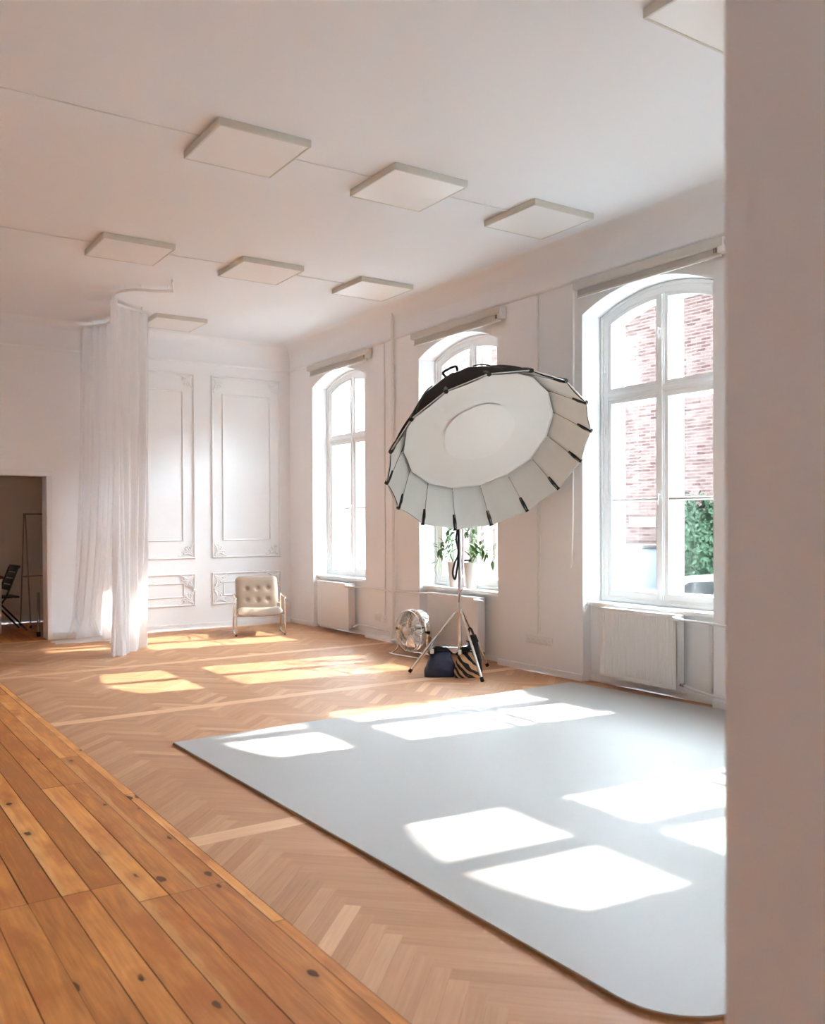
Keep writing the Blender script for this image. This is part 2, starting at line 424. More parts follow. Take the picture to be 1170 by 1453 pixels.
LM = Matrix.Translation((XL, 0, 0)) @ Matrix.Rotation(PI, 4, 'Z')
window_wall('wall_left', [-y for y in LEFT], -(D+2.6), -(YF-.3), LM)
# unseen storeys above, added to shade the brick wall opposite
m = MB(); m.box(0, TH, -45, 60, H+.051, 19); struct(m.build('wall_sky_blocker', STUCCO, smooth=False))

# back wall with the doorway
m = MB(); DX0, DX1, DZ = -4.35, -3.226, 1.985
m.box(DX1, 0.0, D, D+0.22, -0.05, H+.05)
m.box(-4.7, DX0, D, D+0.22, -0.05, H+.05); m.box(XL, -4.7, D, D+0.22, 3.4, H+.05)  # unseen opening past this pier, added to bring light into the passage
m.box(DX0, DX1, D, D+0.22, DZ, H+.05)
struct(m.build('wall_back', PAINT, smooth=False))
m = MB(); m.box(XL-TH, TH, YF-TH, D+2.6, H, H+0.05); struct(m.build('ceiling', CEILP, smooth=False))
# partition the camera looks past
m = MB(); m.box(-4.42, -0.001, 0.46, 0.90, 0.0, H, bev=0.012, seg=3)
struct(m.build('wall_partition', PAINT, angle=60))
# cove along window wall and back wall
m = MB(); R = 0.17; n = 8
rows = [[(-R+R*math.sin(PI/2*k/n), y, H-R+R*math.cos(PI/2*k/n)) for k in range(n+1)] for y in (0.9, D)]
m.grid(rows); struct(m.build('trim_1', PAINT))
m = MB(); R = 0.10
rows = [[(x, D-R+R*math.sin(PI/2*k/n), H-R+R*math.cos(PI/2*k/n)) for k in range(n+1)] for x in (XL, 0)]
m.grid(rows); struct(m.build('trim_2', PAINT))
# narrow cornice ledge on both walls
def ledge(path_axis, a, b):
    pr = [(0, 3.500), (0.008, 3.503), (0.018, 3.512), (0.022, 3.522), (0.022, 3.530), (0, 3.534)]
    m = MB()
    if path_axis == 'y': rows = [[(-d, y, z) for d, z in pr] for y in (a, b)]
    else: rows = [[(x, D-d, z) for d, z in pr] for x in (a, b)]
    m.grid(rows); return m
struct(ledge('y', 0.9, D).build('trim_3', TRIMP, smooth=False))
struct(ledge('x', XL, 0).build('trim_4', TRIMP, smooth=False))
# baseboards
m = MB(); m.box(DX1+0.05, -0.001, D-0.016, D, 0, 0.075, bev=0.004); m.box(-4.7, DX0-0.05, D-0.016, D, 0, 0.075, bev=0.004)
struct(m.build('baseboard_back', TRIMP))
m = MB(); prev = 0.9
for a, b in [y for y in ys if y[0] > 1]:
    m.box(-0.016, 0.0, prev, a, 0, 0.06, bev=0.004); m.box(0.084, 0.1, a, b, 0, 0.06, bev=0.004); prev = b
m.box(-0.016, 0.0, prev, D, 0, 0.06, bev=0.004)
struct(m.build('baseboard_right', TRIMP))

# back room seen through the doorway
m = MB(); m.box(XL, 0.0, 13.62, 13.8, -0.05, H+.05)
m.box(-2.05, -2.0, D+.22, 13.62, -.05, H+.05)
struct(m.build('wall_passage', DARKROOM, smooth=False))
m = MB(); m.box(XL, -2.05, 13.60, 13.62, 0, 0.10, bev=0.004); struct(m.build('baseboard_passage', TRIMP))
# door casing
m = MB(); w = 0.05
for x0, x1 in ((DX1-0.012, DX1+w), (DX0-w, DX0+0.012)): m.box(x0, x1, D-0.02, D+0.235, 0, DZ+w, bev=0.006)
m.box(DX0-w, DX1+w, D-0.021, D+0.236, DZ-0.012, DZ+w, bev=0.006)
struct(m.build('door_1', TRIMP))

# ------------------------------------------------------------------ floor: pine boards and oak herringbone, one board per face
def floor():
    bm = bmesh.new(); uvl = bm.loops.layers.uv.new('grain'); tl = bm.loops.layers.color.new('tone')
    def piece(pts, org, du, tone, mi, gap=0.0):
        """pts 2-D polygon (convex), du grain direction"""
        c = Vector((sum(p[0] for p in pts)/len(pts), sum(p[1] for p in pts)/len(pts)))
        P = []
        n = len(pts)
        if gap:
            for i in range(n):
                p0, p1, p2 = Vector(pts[i-1]), Vector(pts[i]), Vector(pts[(i+1) % n])
                d1 = (p1-p0); d2 = (p2-p1)
                if d1.length < 1e-6 or d2.length < 1e-6: P.append(p1); continue
                d1.normalize(); d2.normalize()
                n1 = Vector((-d1.y, d1.x)); n2 = Vector((-d2.y, d2.x))
                k = 1+n1.dot(n2)
                P.append(p1+(n1+n2)*(gap/max(k, .3)))
        else: P = [Vector(p) for p in pts]
        ou, ov = random.uniform(0, 60), random.uniform(0, 60); gg = random.random()
        dv = Vector((-du.y, du.x))
        f = bm.faces.new([bm.verts.new((p.x, p.y, 0)) for p in P]); f.material_index = mi
        for lp, p in zip(f.loops, P):
            q = p-c
            lp[uvl].uv = (q.dot(du)+ou, q.dot(dv)+ov); vs_ = [ (pp-c).dot(dv) for pp in P]; lp[tl] = (tone, gg, (q.dot(dv)-min(vs_))/(max(vs_)-min(vs_)+1e-9), 1)
    PX0 = -4.215
    # pine boards run along Y
    edges = [PX0, -4.262, -4.376, -4.484, -4.600, -4.720, -4.827, -4.945, -5.065]
    while edges[-1] > XL: edges.append(edges[-1]-random.choice([.105, .115, .12, .125]))
    for i, (x1, x0) in enumerate(zip(edges[:-1], edges[1:])):
        if i == 0: joints = [2.9, 4.7, 6.9]
        elif 4 <= i <= 8: joints = [3.553, 6.3+random.uniform(-.02, .02)] if i % 2 else [3.555, 7.0]
        elif i <= 3: joints = [3.338, 5.05+random.choice([0, .6, -.5]), 8.0]
        else: joints = [random.choice([3.55, 3.34]), random.uniform(5.5, 7.5)]
        yy = [YF]+[0.6+random.uniform(-.8, .8)]+joints+[D-random.uniform(1.0, 2.0), D+2.6]
        for y0, y1 in zip(yy[:-1], yy[1:]):
            tone = min(.85, max(.15, random.gauss(.48, .12)))
            if i == 0: tone = min(.95, tone+.12)
            g = random.choice([.0008, .0014, .0024])
            piece([(x0, y0), (x1, y0), (x1, y1), (x0, y1)], None, Vector((0, 1)), tone, 0, g)
    # cross strips of the parquet
    strips = [1.1, 3.83, 6.62, 8.86, 11.42]; sw = 0.062
    for y in strips:
        x = PX0
        while x < 0.12:
            x2 = min(0.12, x+random.uniform(.7, 1.3))
            piece([(x, y-sw), (x2, y-sw), (x2, y+sw), (x, y+sw)], None, Vector((1, 0)), random.uniform(.8, 1.0), 1, .0005); x = x2
    # herringbone fields between the strips
    def clip(poly, ax, val, keep_ge):
        out = []
        for i in range(len(poly)):
            a, b = poly[i], poly[(i+1) % len(poly)]
            ia = (a[ax] >= val) == keep_ge; ib = (b[ax] >= val) == keep_ge
            if ia: out.append(a)
            if ia != ib:
                t = (val-a[ax])/(b[ax]-a[ax]); out.append((a[0]+(b[0]-a[0])*t, a[1]+(b[1]-a[1])*t))
        return out
    w = 0.066; n = 6; L = w*n
    e1 = Vector((1, 1)).normalized(); e2 = Vector((-1, 1)).normalized()
    bands = [(strips[i]+sw, strips[i+1]-sw) for i in range(len(strips)-1)]+[(strips[-1]+sw, D)]
    for (ya, yb) in bands:
        org = Vector((PX0, ya))
        for i in range(-80, 140):
            for j in range(-14, 14):
                # lattice: step (w,w) along the zigzag, (L,-L) across
                base = e1*(i*w + j*L) + e2*(i*w - j*L)
                for kind in (0, 1):
                    if kind == 0: a = base; q = [a, a+e1*L, a+e1*L+e2*w, a+e2*w]; du = e1
                    else: a = base+e2*w; a = base+e1*0-e2*0; q = [a+e2*w, a+e2*(w+L), a+e2*(w+L)+e1*w, a+e2*w+e1*w]; du = e2
                    q = [(org.x+p.x, org.y+p.y) for p in q]
                    if max(p[0] for p in q) < PX0 or min(p[0] for p in q) > .12 or max(p[1] for p in q) < ya or min(p[1] for p in q) > yb: continue
                    for ax, val, ge in ((0, PX0, True), (0, 0.12, False), (1, ya, True), (1, yb, False)):
                        q = clip(q, ax, val, ge)
                        if len(q) < 3: break
                    if len(q) < 3: continue
                    A = abs(sum(q[k][0]*q[(k+1) % len(q)][1]-q[(k+1) % len(q)][0]*q[k][1] for k in range(len(q))))/2
                    if A < 2e-4: continue
                    tone = min(1, max(0, random.gauss(.45, .085)+(.035 if kind == 0 else -.02)+(.2 if random.random() < .07 else 0)))  # one lay made lighter: directional sheen put into the tone
                    piece(q, None, du, tone, 1, .0003 if A > .004 else 0)
    # boards below the gaps, and the passage floor
    for (x0, x1, y0, y1, z) in ((XL, 0.12, YF, D+2.6, -0.006),):
        f = bm.faces.new([bm.verts.new(p) for p in ((x0, y0, z), (x1, y0, z), (x1, y1, z), (x0, y1, z))]); f.material_index = 2
    x = PX0
    while x < -2.0:
        piece([(x, D), (x+.12, D), (x+.12, D+2.6), (x, D+2.6)], None, Vector((0, 1)), random.uniform(.3, .7), 0, .0006); x += .12
    me = bpy.data.meshes.new('floor'); bm.to_mesh(me); bm.free()
    for mm in (PINE, OAK, FLOORGAP): me.materials.append(mm)
    o = bpy.data.objects.new('floor', me); COL.objects.link(o); return struct(o)
floor()

# ------------------------------------------------------------------ windows
def ringpts(y0, y1, z0, z1, R, n=10):
    """outline of a window field; R = arch radius (None: flat top at z1)"""
    if R is None: top = [(y1+(y0-y1)*k/n, z1) for k in range(n+1)]
    else: top = [(y, ACZ+math.sqrt(max(R*R-y*y, 0))) for y in [y1+(y0-y1)*k/n for k in range(n+1)]]
    return [(y0, z0), (y1, z0)]+top
def ring(m, y0, y1, z0, z1, R, w, x0, x1, bot=None, mi=0):
    wb = bot if bot is not None else w
    a = ringpts(y0, y1, z0, z1, R); b = ringpts(y0+w, y1-w, z0+wb, None if z1 is None else z1-w, None if R is None else R-w)
    rows = [[(x0, y, z) for y, z in a], [(x1, y, z) for y, z in a], [(x1, y, z) for y, z in b], [(x0, y, z) for y, z in b]]
    m.grid(rows, mi, closed_u=True, closed_v=True)
    return (y0+w, y1-w, z0+wb, None if z1 is None else z1-w, None if R is None else R-w)
def pane(m, reg, x, t=0.004):
    p = ringpts(*reg)
    m.poly([(x, y, z) for y, z in p]); m.poly([(x+t, y, z) for y, z in p])
TZ0, TZ1 = 2.450, 2.535
def window(name, loc):
    root = struct(empty(name, loc))
    Z0 = 0.70
    for lay, (xa, xb, fw, sw, mh) in enumerate(((0.225, 0.285, 0.085, 0.036, 0.028), (0.405, 0.445, 0.055, 0.036, 0.020))):
        m = MB()
        ring(m, -HW+.002, HW-.002, Z0, None, AR-.002, fw, xa, xb, bot=0.05)
        m.box(xa-0.004, xb, -HW+fw, HW-fw, TZ0+.008, TZ1-.008, bev=0.006)
        m.box(xa-0.012, xa+.03, -HW+fw, HW-fw, TZ0+.028, TZ1-.028, bev=0.006)
        m.box(xa-0.006, xb, -mh, mh, Z0+.05, ACZ+AR-fw, bev=0.006)
        m.box(xa-0.016, xa, -mh*.6, mh*.6, Z0+.05, ACZ+AR-fw-.01, bev=0.005)
        if lay == 0: ring(m, -HW+.012, HW-.012, Z0+.01, None, AR-.012, .022, xa-.012, xa+.01)
        m.build('frame' if lay == 0 else 'outer_frame', WINP, root, angle=35)
        for sgn in (-1, 1):
            ya, yb = sorted((sgn*(mh-.003), sgn*(HW-fw+.003)))
            for up in (0, 1):
                m = MB()
                if up: reg = ring(m, ya, yb, TZ1-.012, None, AR-fw+.003, sw, xa+.006, xb-.008)
                else: reg = ring(m, ya, yb, Z0+.045, TZ0+.012, None, sw, xa+.006, xb-.008, bot=0.058)
                if not up: m.box(xa+.014, xa+.034, reg[0]-.002, reg[1]+.002, 1.574, 1.596, bev=.003)
                sh = m.build('sash', WINP, root, angle=35)
                m = MB(); pane(m, reg, xa+.022); m.build('glass_pane', GLASS, sh, smooth=False)
        if lay == 0:
            for z in (1.62, 2.98):
                m = MB(); m.box(xa-.022, xa-.012, -.012, .012, z-.035, z+.035, bev=.003); m.tube([(xa-.02, 0, z), (xa-.045, 0, z)], .006)
                m.tube([(xa-.045, 0, z+.01), (xa-.047, 0, z-.085)], [.008, .006]); m.build('handle', WINP, root)
            # hinges down the side of the frame
            for z in (0.95, 1.6, 2.2, 2.75):
                for sgn in (-1, 1):
                    m = MB(); m.tube([(xa-.003, sgn*(HW-.05), z-.04), (xa-.003, sgn*(HW-.05), z+.04)], .008); m.build('hinge', WINP, root)
    m = MB(); m.box(0.045, 0.235, -HW+.001, HW-.001, 0.664, 0.700, bev=.006); m.build('sill', WINP, root)
    m = MB(); m.box(0.29, 0.41, -HW+.001, HW-.001, 0.664, 0.702, bev=.004); m.build('outer_sill', WINP, root)
    return root
w1 = window('window_1', (0, WC[0], 0))
for k, y in enumerate(WC[1:]+FILLWIN):  # the last ones are the unseen windows added for fill daylight
    w = copy_tree(w1); w.location = (0, y, 0); w.name = 'window_%d' % (k+2)
for k, x in enumerate(FRONT):
    w = copy_tree(w1); w.location = (x, YF, 0); w.rotation_euler = (0, 0, -PI/2); w.name = 'window_%d' % (k+10)
for k, y in enumerate(LEFT):
    w = copy_tree(w1); w.location = (XL, y, 0); w.rotation_euler = (0, 0, PI); w.name = 'window_%d' % (k+7)

# ------------------------------------------------------------------ back wall plaster mouldings
def moulding_rect(m, x0, x1, z0, z1, w=0.028, d=0.02, sides='lrbt'):
    pr = [(0, 0), (.15, .7), (.4, 1), (.62, .72), (.8, .55), (1, 0)]
    rows = []
    for (u, h) in pr:
        i = u*w
        rows.append([(x0+i, D-h*d, z0+i), (x1-i, D-h*d, z0+i), (x1-i, D-h*d, z1-i), (x0+i, D-h*d, z1-i)])
    m.grid(rows, closed_v=True)
def ornament(m, cx, cz, sx, sz, s=1.0):
    """acanthus spray filling a frame corner; sx, sz point into the panel"""
    def P(u, v, h): return (cx+sx*u*s, D-h, cz+sz*v*s)
    def curl(pts, r0):
        q = spline([P(*p) for p in pts], 5); k = len(q)
        m.tube(q, [r0*(1-.65*i/(k-1)) for i in range(k)], 6)
    curl([(.02, .02, .012), (.08, .05, .018), (.13, .03, .018), (.17, .012, .014), (.19, .03, .012)], .014)
    curl([(.02, .02, .012), (.05, .08, .018), (.03, .13, .018), (.012, .17, .014), (.03, .19, .012)], .014)
    curl([(.03, .03, .014), (.07, .07, .02), (.11, .10, .016), (.10, .13, .012), (.08, .12, .012)], .013)
    curl([(.05, .04, .014), (.10, .07, .02), (.14, .07, .016), (.15, .05, .012)], .011)
    curl([(.04, .05, .014), (.07, .10, .02), (.07, .14, .016), (.05, .15, .012)], .011)
    for (u, v) in ((.03, .03), (.06, .06), (.12, .045), (.045, .12), (.095, .095)):
        m.ball(P(u, v, .010), .016*s, sc=(1, .9, 1), n=8)
k = 5
for x0, x1, il, ir in ((-2.345, -1.385, .155, .155), (-1.16, -0.15, .155, .15)):
    m = MB(); z0, z1 = 0.925, 3.365
    moulding_rect(m, x0, x1, z0, z1, .034, .024); moulding_rect(m, x0+il, x1-ir, z0+.235, z1-.235, .022, .016)
    for a, sx in ((x0, 1), (x1, -1)):
        for b, sz in ((z0, 1), (z1, -1)): ornament(m, a+sx*.02, b+sz*.02, sx, sz, 1.1)
    struct(m.build('trim_%d' % k, TRIMP)); k += 1
    m = MB(); z0, z1 = 0.305, 0.735
    moulding_rect(m, x0, x1, z0, z1, .030, .022); moulding_rect(m, x0+il, x1-ir, z0+.115, z1-.12, .020, .015)
    for a, sx in ((x0, 1), (x1, -1)):
        for b, sz in ((z0, 1), (z1, -1)): ornament(m, a+sx*.01, b+sz*.01, sx, sz, 1.2)
        zc = (z0+z1)/2
        for dz in (-.05, 0, .05): m.ball((a+sx*(.05 if dz else .03), D-.012, zc+dz), .02, n=8)
    struct(m.build('trim_%d' % k, TRIMP)); k += 1

# ------------------------------------------------------------------ ceiling lights
S = 0.62; T = 0.05
def ceiling_light():
    r = empty('ceiling_light')
    m = MB(); w = 0.014
    for (x0, x1, y0, y1) in ((0, S, 0, w), (0, S, S-w, S), (0, w, w, S-w), (S-w, S, w, S-w)): m.box(x0, x1, y0, y1, -T, -0.0005, bev=.0015)
    m.build('frame', BEIGEF, r)
    m = MB(); m.box(w, S-w, w, S-w, -T+.003, -T+.008); m.build('diffuser', DIFF, r, smooth=False)
    return r
CX = (-3.533, -2.276, -1.019); RY = (2.36, 5.173, 7.754, 10.41)
LP = [((CX[0], RY[1]), 'square ceiling light showing largest, with a cable to the next one'),
      ((CX[1], RY[1]), 'square ceiling light in the middle of the large row of three'),
      ((CX[2], RY[1]), 'square ceiling light above the softbox, by the window wall'),
      ((CX[0], RY[2]), 'square ceiling light nearest to the curved curtain rail end'),
      ((CX[1], RY[2]), 'square ceiling light in the middle of the small row of three'),
      ((CX[2], RY[2]), 'square ceiling light near the tall heating pipe top'),
      ((CX[1]+.05, RY[3]), 'square ceiling light partly behind the sheer curtain, deepest in the room'),
      ((CX[1], RY[0]), 'square ceiling light cut by the near wall edge at the top')]
L0 = ceiling_light()
for i, ((x, y), lb) in enumerate(LP):
    o = L0 if i == 0 else copy_tree(L0)
    o.location = (x, y, H); tag(o, lb, 'ceiling light', 'square ceiling lights')
CB = [(0, RY[1], XL+.1, CX[0], 'thin white cable on the ceiling running from the largest light off the frame'),
      (1, RY[1], CX[0]+S, CX[1], 'thin white cable linking the largest light to its neighbour'),
      (2, RY[1], CX[1]+S, CX[2], 'thin white cable leading to the light above the softbox'),
      (3, RY[2], XL+.1, CX[0], 'thin white cable running from the light near the curtain rail off the frame'),
      (4, RY[2], CX[0]+S, CX[1], 'thin white cable from the light near the curtain rail to the next'),
      (5, RY[2], CX[1]+S, CX[2], 'thin white cable leading to the light near the heating pipe')]
for i, y, x0, x1, lb in CB:
    m = MB(); yy = y+.32
    m.tube([(x0, yy, -.006), (x0*.7+x1*.3, yy+.004, -.006), (x0*.3+x1*.7, yy-.003, -.006), (x1, yy, -.006)], .0045, 6)
    tag(m.build('ceiling_cable', WHITEPL, loc=(0, 0, H)), lb, 'cable', 'cables between the ceiling lights')

# ------------------------------------------------------------------ roller blinds
def blind(y0, y1):
    L = y1-y0
    r = empty('roller_blind')
    m = MB(); m.box(-.095, -.002, 0, L, 3.405, 3.475, bev=.008, seg=3); m.build('cassette', BLINDC, r)
    m = MB(); m.box(-.060, -.056, .03, L-.03, 3.352, 3.412); m.build('blind_cloth', BLINDF, r, smooth=False)
    m = MB(); m.box(-.068, -.048, .028, L-.028, 3.335, 3.354, bev=.004); m.build('hem_bar', BLINDC, r)
    m = MB(); m.box(-.085, -.01, -.006, .045, 3.36, 3.47, bev=.006); m.tube([(-.05, -.004, 3.43), (-.05, -.02, 3.43)], .028, 14); m.build('end_bracket', WHITEPL, r)
    m = MB()
    for k in range(3): m.box(-.07, -.03, .05+k*.018, .056+k*.018, 3.37, 3.41)
    m.build('clip', GREYMET, r, smooth=False)
    return r
for (y0, y1, lb) in ((9.24, 10.77, 'grey roller blind rolled up above the window nearest the back wall'),
                     (6.74, 8.28, 'grey roller blind rolled up above the window behind the softbox'),
                     (4.20, 5.74, 'grey roller blind rolled up above the large bright window')):
    b = blind(y0, y1); b.location = (0, y0, 0); tag(b, lb, 'roller blind', 'roller blinds on the window wall')
    if y0 < 5:
        m = MB(); L = y1-y0
        pts = [(-.06, L+.015, 3.40), (-.06, L+.02, 2.4), (-.06, L+.03, 1.4), (-.06, L+.05, 1.05), (-.06, L+.065, 1.0), (-.06, L+.055, 1.04), (-.06, L+.04, 1.4), (-.06, L+.03, 2.4), (-.06, L+.025, 3.40)]
        m.tube(spline(pts, 5), .0028, 6); m.build('pull_cord', WHITEPL, b)

# ------------------------------------------------------------------ radiators
def radiator(L, h, z0, grooved):
    """local: y 0..L along the wall, front face at -x"""
    r = empty('radiator')
    m = MB()
    if grooved:
        n = 30; pts = []
        yy = [.012+(L-.024)*i/(n*4) for i in range(n*4+1)]
        def dx(i):
            return [-.052, -.052, -.045, -.045][i % 4]
        rows = [[(dx(i) if 2 < i < n*4-2 else -.052, y, z) for i, y in enumerate(yy)] for z in (z0+.035, z0+h-.035)]
        m.grid(rows)
        m.box(-.050, -.040, .0, L, z0+.0, z0+.038, bev=.004); m.box(-.050, -.040, .0, L, z0+h-.038, z0+h, bev=.004)
        m.box(-.046, -.036, .0, L, z0+.01, z0+h-.01)
        m.box(-.050, -.036, 0, .014, z0, z0+h, bev=.004); m.box(-.050, -.036, L-.014, L, z0, z0+h, bev=.004)
    else: m.box(-.052, -.036, 0, L, z0, z0+h, bev=.006, seg=3)
    m.build('front_panel', RADP, r)
    m = MB(); m.box(.034, .046, 0, L, z0+.01, z0+h-.01, bev=.005); m.build('rear_panel', RADP, r)
    for y in (0, L-.012):
        m = MB(); m.box(-.046, .044, y, y+.012, z0+.02, z0+h-.004, bev=.003); m.build('side_cover', RADP, r)
    m = MB(); m.box(-.044, .042, .006, L-.006, z0+h-.010, z0+h-.002, bev=.002)
    m.build('top_grille', RADP, r)
    m = MB()
    for k in range(12): m.box(-.03, .03, .03+(L-.06)*k/12, .03+(L-.06)*(k+.35)/12, z0+.02, z0+h-.02)
    m.build('convector_fins', RADP, r, smooth=False)
    for y in (.12, L-.12):
        m = MB(); m.box(.044, .098, y-.02, y+.02, z0+.1, z0+h-.1, bev=.003); m.build('wall_bracket', RADP, r)
    m = MB(); m.tube([(0, 0, z0+h-.04), (0, -.035, z0+h-.04)], .011); m.tube([(-.005, -.03, z0+h-.04), (-.06, -.03, z0+h-.03)], [.014, .012]); 
    m.lathe([(0, 0), (.018, 0), (.020, .012), (.020, .05), (.016, .062), (0, .064)], (-.055, -.03, z0+h-.03), (-1, .25, .1), 16)
    v = m.build('valve', WHITEPL, r)
    m = MB(); m.tube([(0, 0, z0+.04), (0, -.03, z0+.04)], .011); m.ball((0, -.032, z0+.04), .017, n=10); m.build('lower_valve', GREYMET, r)
    return r
for (y0, L, h, z0, g, lb) in ((9.76, .83, .58, .055, False, 'smooth white radiator below the window nearest the back wall'),
                              (7.15, .89, .60, .04, False, 'smooth white radiator behind the tripod and fan'),
                              (4.655, .81, .585, .09, True, 'grooved white radiator below the large bright window')):
    o = radiator(L, h, z0, g); o.location = (0, y0, 0); tag(o, lb, 'radiator')

# ------------------------------------------------------------------ pipes, ducts, sockets
def pipe(name, pts, r, lb, cat, extra=None, mat_=WHITEPL, n=10):
    m = MB(); p0 = Vector(pts[0])
    m.tube([Vector(p)-p0 for p in pts], r, n)
    if extra: extra(m, p0)
    return tag(m.build(name, mat_, loc=p0), lb, cat)
def flange(m, p0):
    for z in (0.0, 0.035): m.lathe([(.019, z+.0), (.040, z+.002), (.040, z+.012), (.022, z+.022), (.019, z+.024)], (0, 0, 0), n=16)
pipe('heating_pipe', [(-.03, 8.745, 0), (-.03, 8.745, 1.5), (-.03, 8.745, H-.001)], .018, 'tall vertical white heating pipe between two far windows', 'pipe', flange)
pipe('heating_pipe', [(-.03, 8.80, 0), (-.03, 8.80, .10), (-.03, 8.83, .13), (-.03, 9.2, .14), (-.03, 9.45, .15), (-.012, 9.6, .14), (0, 9.728, .095)], .011, 'low white pipe curving from tall pipe to radiator near back wall', 'pipe')
pipe('heating_pipe', [(-.03, 8.77, .60), (-.03, 9.1, .607), (-.03, 9.5, .603), (0, 9.60, .597), (0, 9.725, .595)], .010, 'upper white pipe from tall pipe to radiator near back wall', 'pipe')
pipe('heating_pipe', [(-.03, 8.72, .605), (-.03, 8.4, .61), (-.04, 8.25, .615), (-.04, 8.12, .62), (-.01, 8.05, .618)], .011, 'upper white pipe from tall pipe to radiator behind the fan', 'pipe')
pipe('heating_pipe', [(0, 4.62, .635), (0, 4.55, .632), (.0, 4.42, .63), (-.02, 4.2, .628), (-.02, 3.9, .628)], .011, 'upper white pipe leaving the grooved radiator at its valve', 'pipe')
pipe('heating_pipe', [(0, 4.62, .13), (0, 4.56, .115), (0, 4.42, .10), (-.03, 4.36, .098), (-.03, 3.9, .095)], .012, 'low white pipe leaving the grooved radiator near the floor', 'pipe')
pipe('heating_pipe', [(.075, 4.425, .09), (.075, 4.425, .4), (.075, 4.425, .64)], .016, 'short upright white pipe beside the grooved radiator', 'pipe')
def duct(y, z0, z1, lb):
    m = MB(); m.box(-.014, -.0005, -.011, .011, 0, z1-z0, bev=.002)
    tag(m.build('cable_duct', WHITEPL, loc=(0, y, z0)), lb, 'cable duct', 'cable ducts on the window wall')
duct(8.965, .31, 3.50, 'slim vertical cable duct just beside the tall heating pipe')
duct(6.285, .36, 3.50, 'slim vertical cable duct dropping to the five-gang socket strip')
def socket_strip(n, y1, z, lb, w=.072):
    r = empty('socket_strip', (0, y1, z))
    m = MB(); m.box(-.012, -.0005, -w*n, 0, -.04, .04, bev=.004); m.build('cover_plate', WHITEPL, r)
    for k in range(n):
        yc = -w*(k+.5)
        m = MB(); m.lathe([(.026, 0), (.026, .0015), (.022, .0015), (.020, -.003), (0, -.003)], (-.0125, yc, 0), (-1, 0, 0), 18); s = m.build('socket_well', WHITEPL, r)
        m = MB()
        for dy in (-.009, .009): m.lathe([(0, 0), (.004, 0), (.004, .002)], (-.011, yc+dy, 0), (-1, 0, 0), 8)
        m.build('pin_hole', HOLE, s)
    tag(r, lb, 'socket')
socket_strip(5, 6.46, .305, 'white five-gang power socket strip low on the wall')
socket_strip(2, 9.20, .272, 'small white double power socket near the tall heating pipe')
socket_strip(1, 9.00, .262, 'single white power socket closest to the tall heating pipe')

# ------------------------------------------------------------------ white floor sheet
m = MB()
cs = [(-3.707, 5.581), (-.154, 5.703), (0.02-.06, 4.22), (-.02, 1.62)]
A = [Vector((-3.707, 5.581)), Vector((-.154, 5.703)), Vector((-.045, 4.248)), Vector((-.03, 1.60))]
fl = Vector((-3.653, 1.60)); rad = 0.25
cor = [Vector((fl.x+rad-rad*math.cos(t), fl.y+rad-rad*math.sin(t))) for t in [PI/2*k/10 for k in range(11)]][::-1]
out = A+cor
c0 = Vector((-1.9, 3.6)); out = [p-c0 for p in out]
def slab(m, out, z0, z1, mt, ms):
    T_ = [m.bm.verts.new((p.x, p.y, z1)) for p in out]; B_ = [m.bm.verts.new((p.x, p.y, z0)) for p in out]
    m.bm.faces.new(T_).material_index = mt; m.bm.faces.new(B_[::-1]).material_index = ms
    for i in range(len(out)):
        j = (i+1) % len(out); f = m.bm.faces.new([T_[i], B_[i], B_[j], T_[j]]); f.material_index = ms
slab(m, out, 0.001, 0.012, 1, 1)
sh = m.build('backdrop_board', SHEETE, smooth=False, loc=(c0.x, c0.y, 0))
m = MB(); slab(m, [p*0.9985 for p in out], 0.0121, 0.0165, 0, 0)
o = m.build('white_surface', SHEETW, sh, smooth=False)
tag(sh, 'large white photo floor sheet with rounded corner lying on the parquet', 'photo backdrop')

# ------------------------------------------------------------------ softbox on its stand
def ray(px, py): return (FW*FPX+RT*(px-PX)-UP*(py-PY)).normalized()
AP = CAM+(Vector((-0.62, 6.68, 2.62))-CAM)*0.955
los = (AP-CAM); los.normalize()
rr = (RT-los*RT.dot(los)).normalized(); uu = los.cross(rr)*-1
if uu.z < 0: uu = -uu
TILT = math.radians(44)
mi = (rr*0.4335-uu*0.901)            # way the mouth leans across the view
AX = (-los*math.cos(TILT)+mi*math.sin(TILT)).normalized()
E1 = los.cross(mi).normalized()      # across
E2 = AX.cross(E1).normalized()
SR, SDp, NR = 0.925*0.955, 0.90*0.955, 16
box = empty('softbox', AP)
def prof(s, rs=1.0): return SR*rs*(s/SDp)**0.55
PH = math.radians(6)
def shell(rs, off, nm, mt):
    m = MB(); rows = []
    ns = 14
    for i in range(ns+1):
        s = SDp*(0.02+0.98*(i/ns)**1.3)
        row = []
        for k in range(NR*4):
            a = PH+2*PI*k/(NR*4); q = (k % 4)/4
            # straight cloth between neighbouring ribs, sagging a little inwards
            rad_ = prof(s, rs)*math.cos(PI/NR)/math.cos(((q-.5))*2*PI/NR)
            rad_ *= 1-0.012*math.sin(PI*q)*(i/ns)
            row.append(AX*(s+off)+(E1*math.cos(a)+E2*math.sin(a))*rad_)
        rows.append(row)
    m.grid(rows, closed_v=True)
    return m.build(nm, mt, box, angle=60)
shell(1.0, 0, 'outer_shell', SHELLB)
shell(0.992, 0.006, 'silver_lining', SILVER)
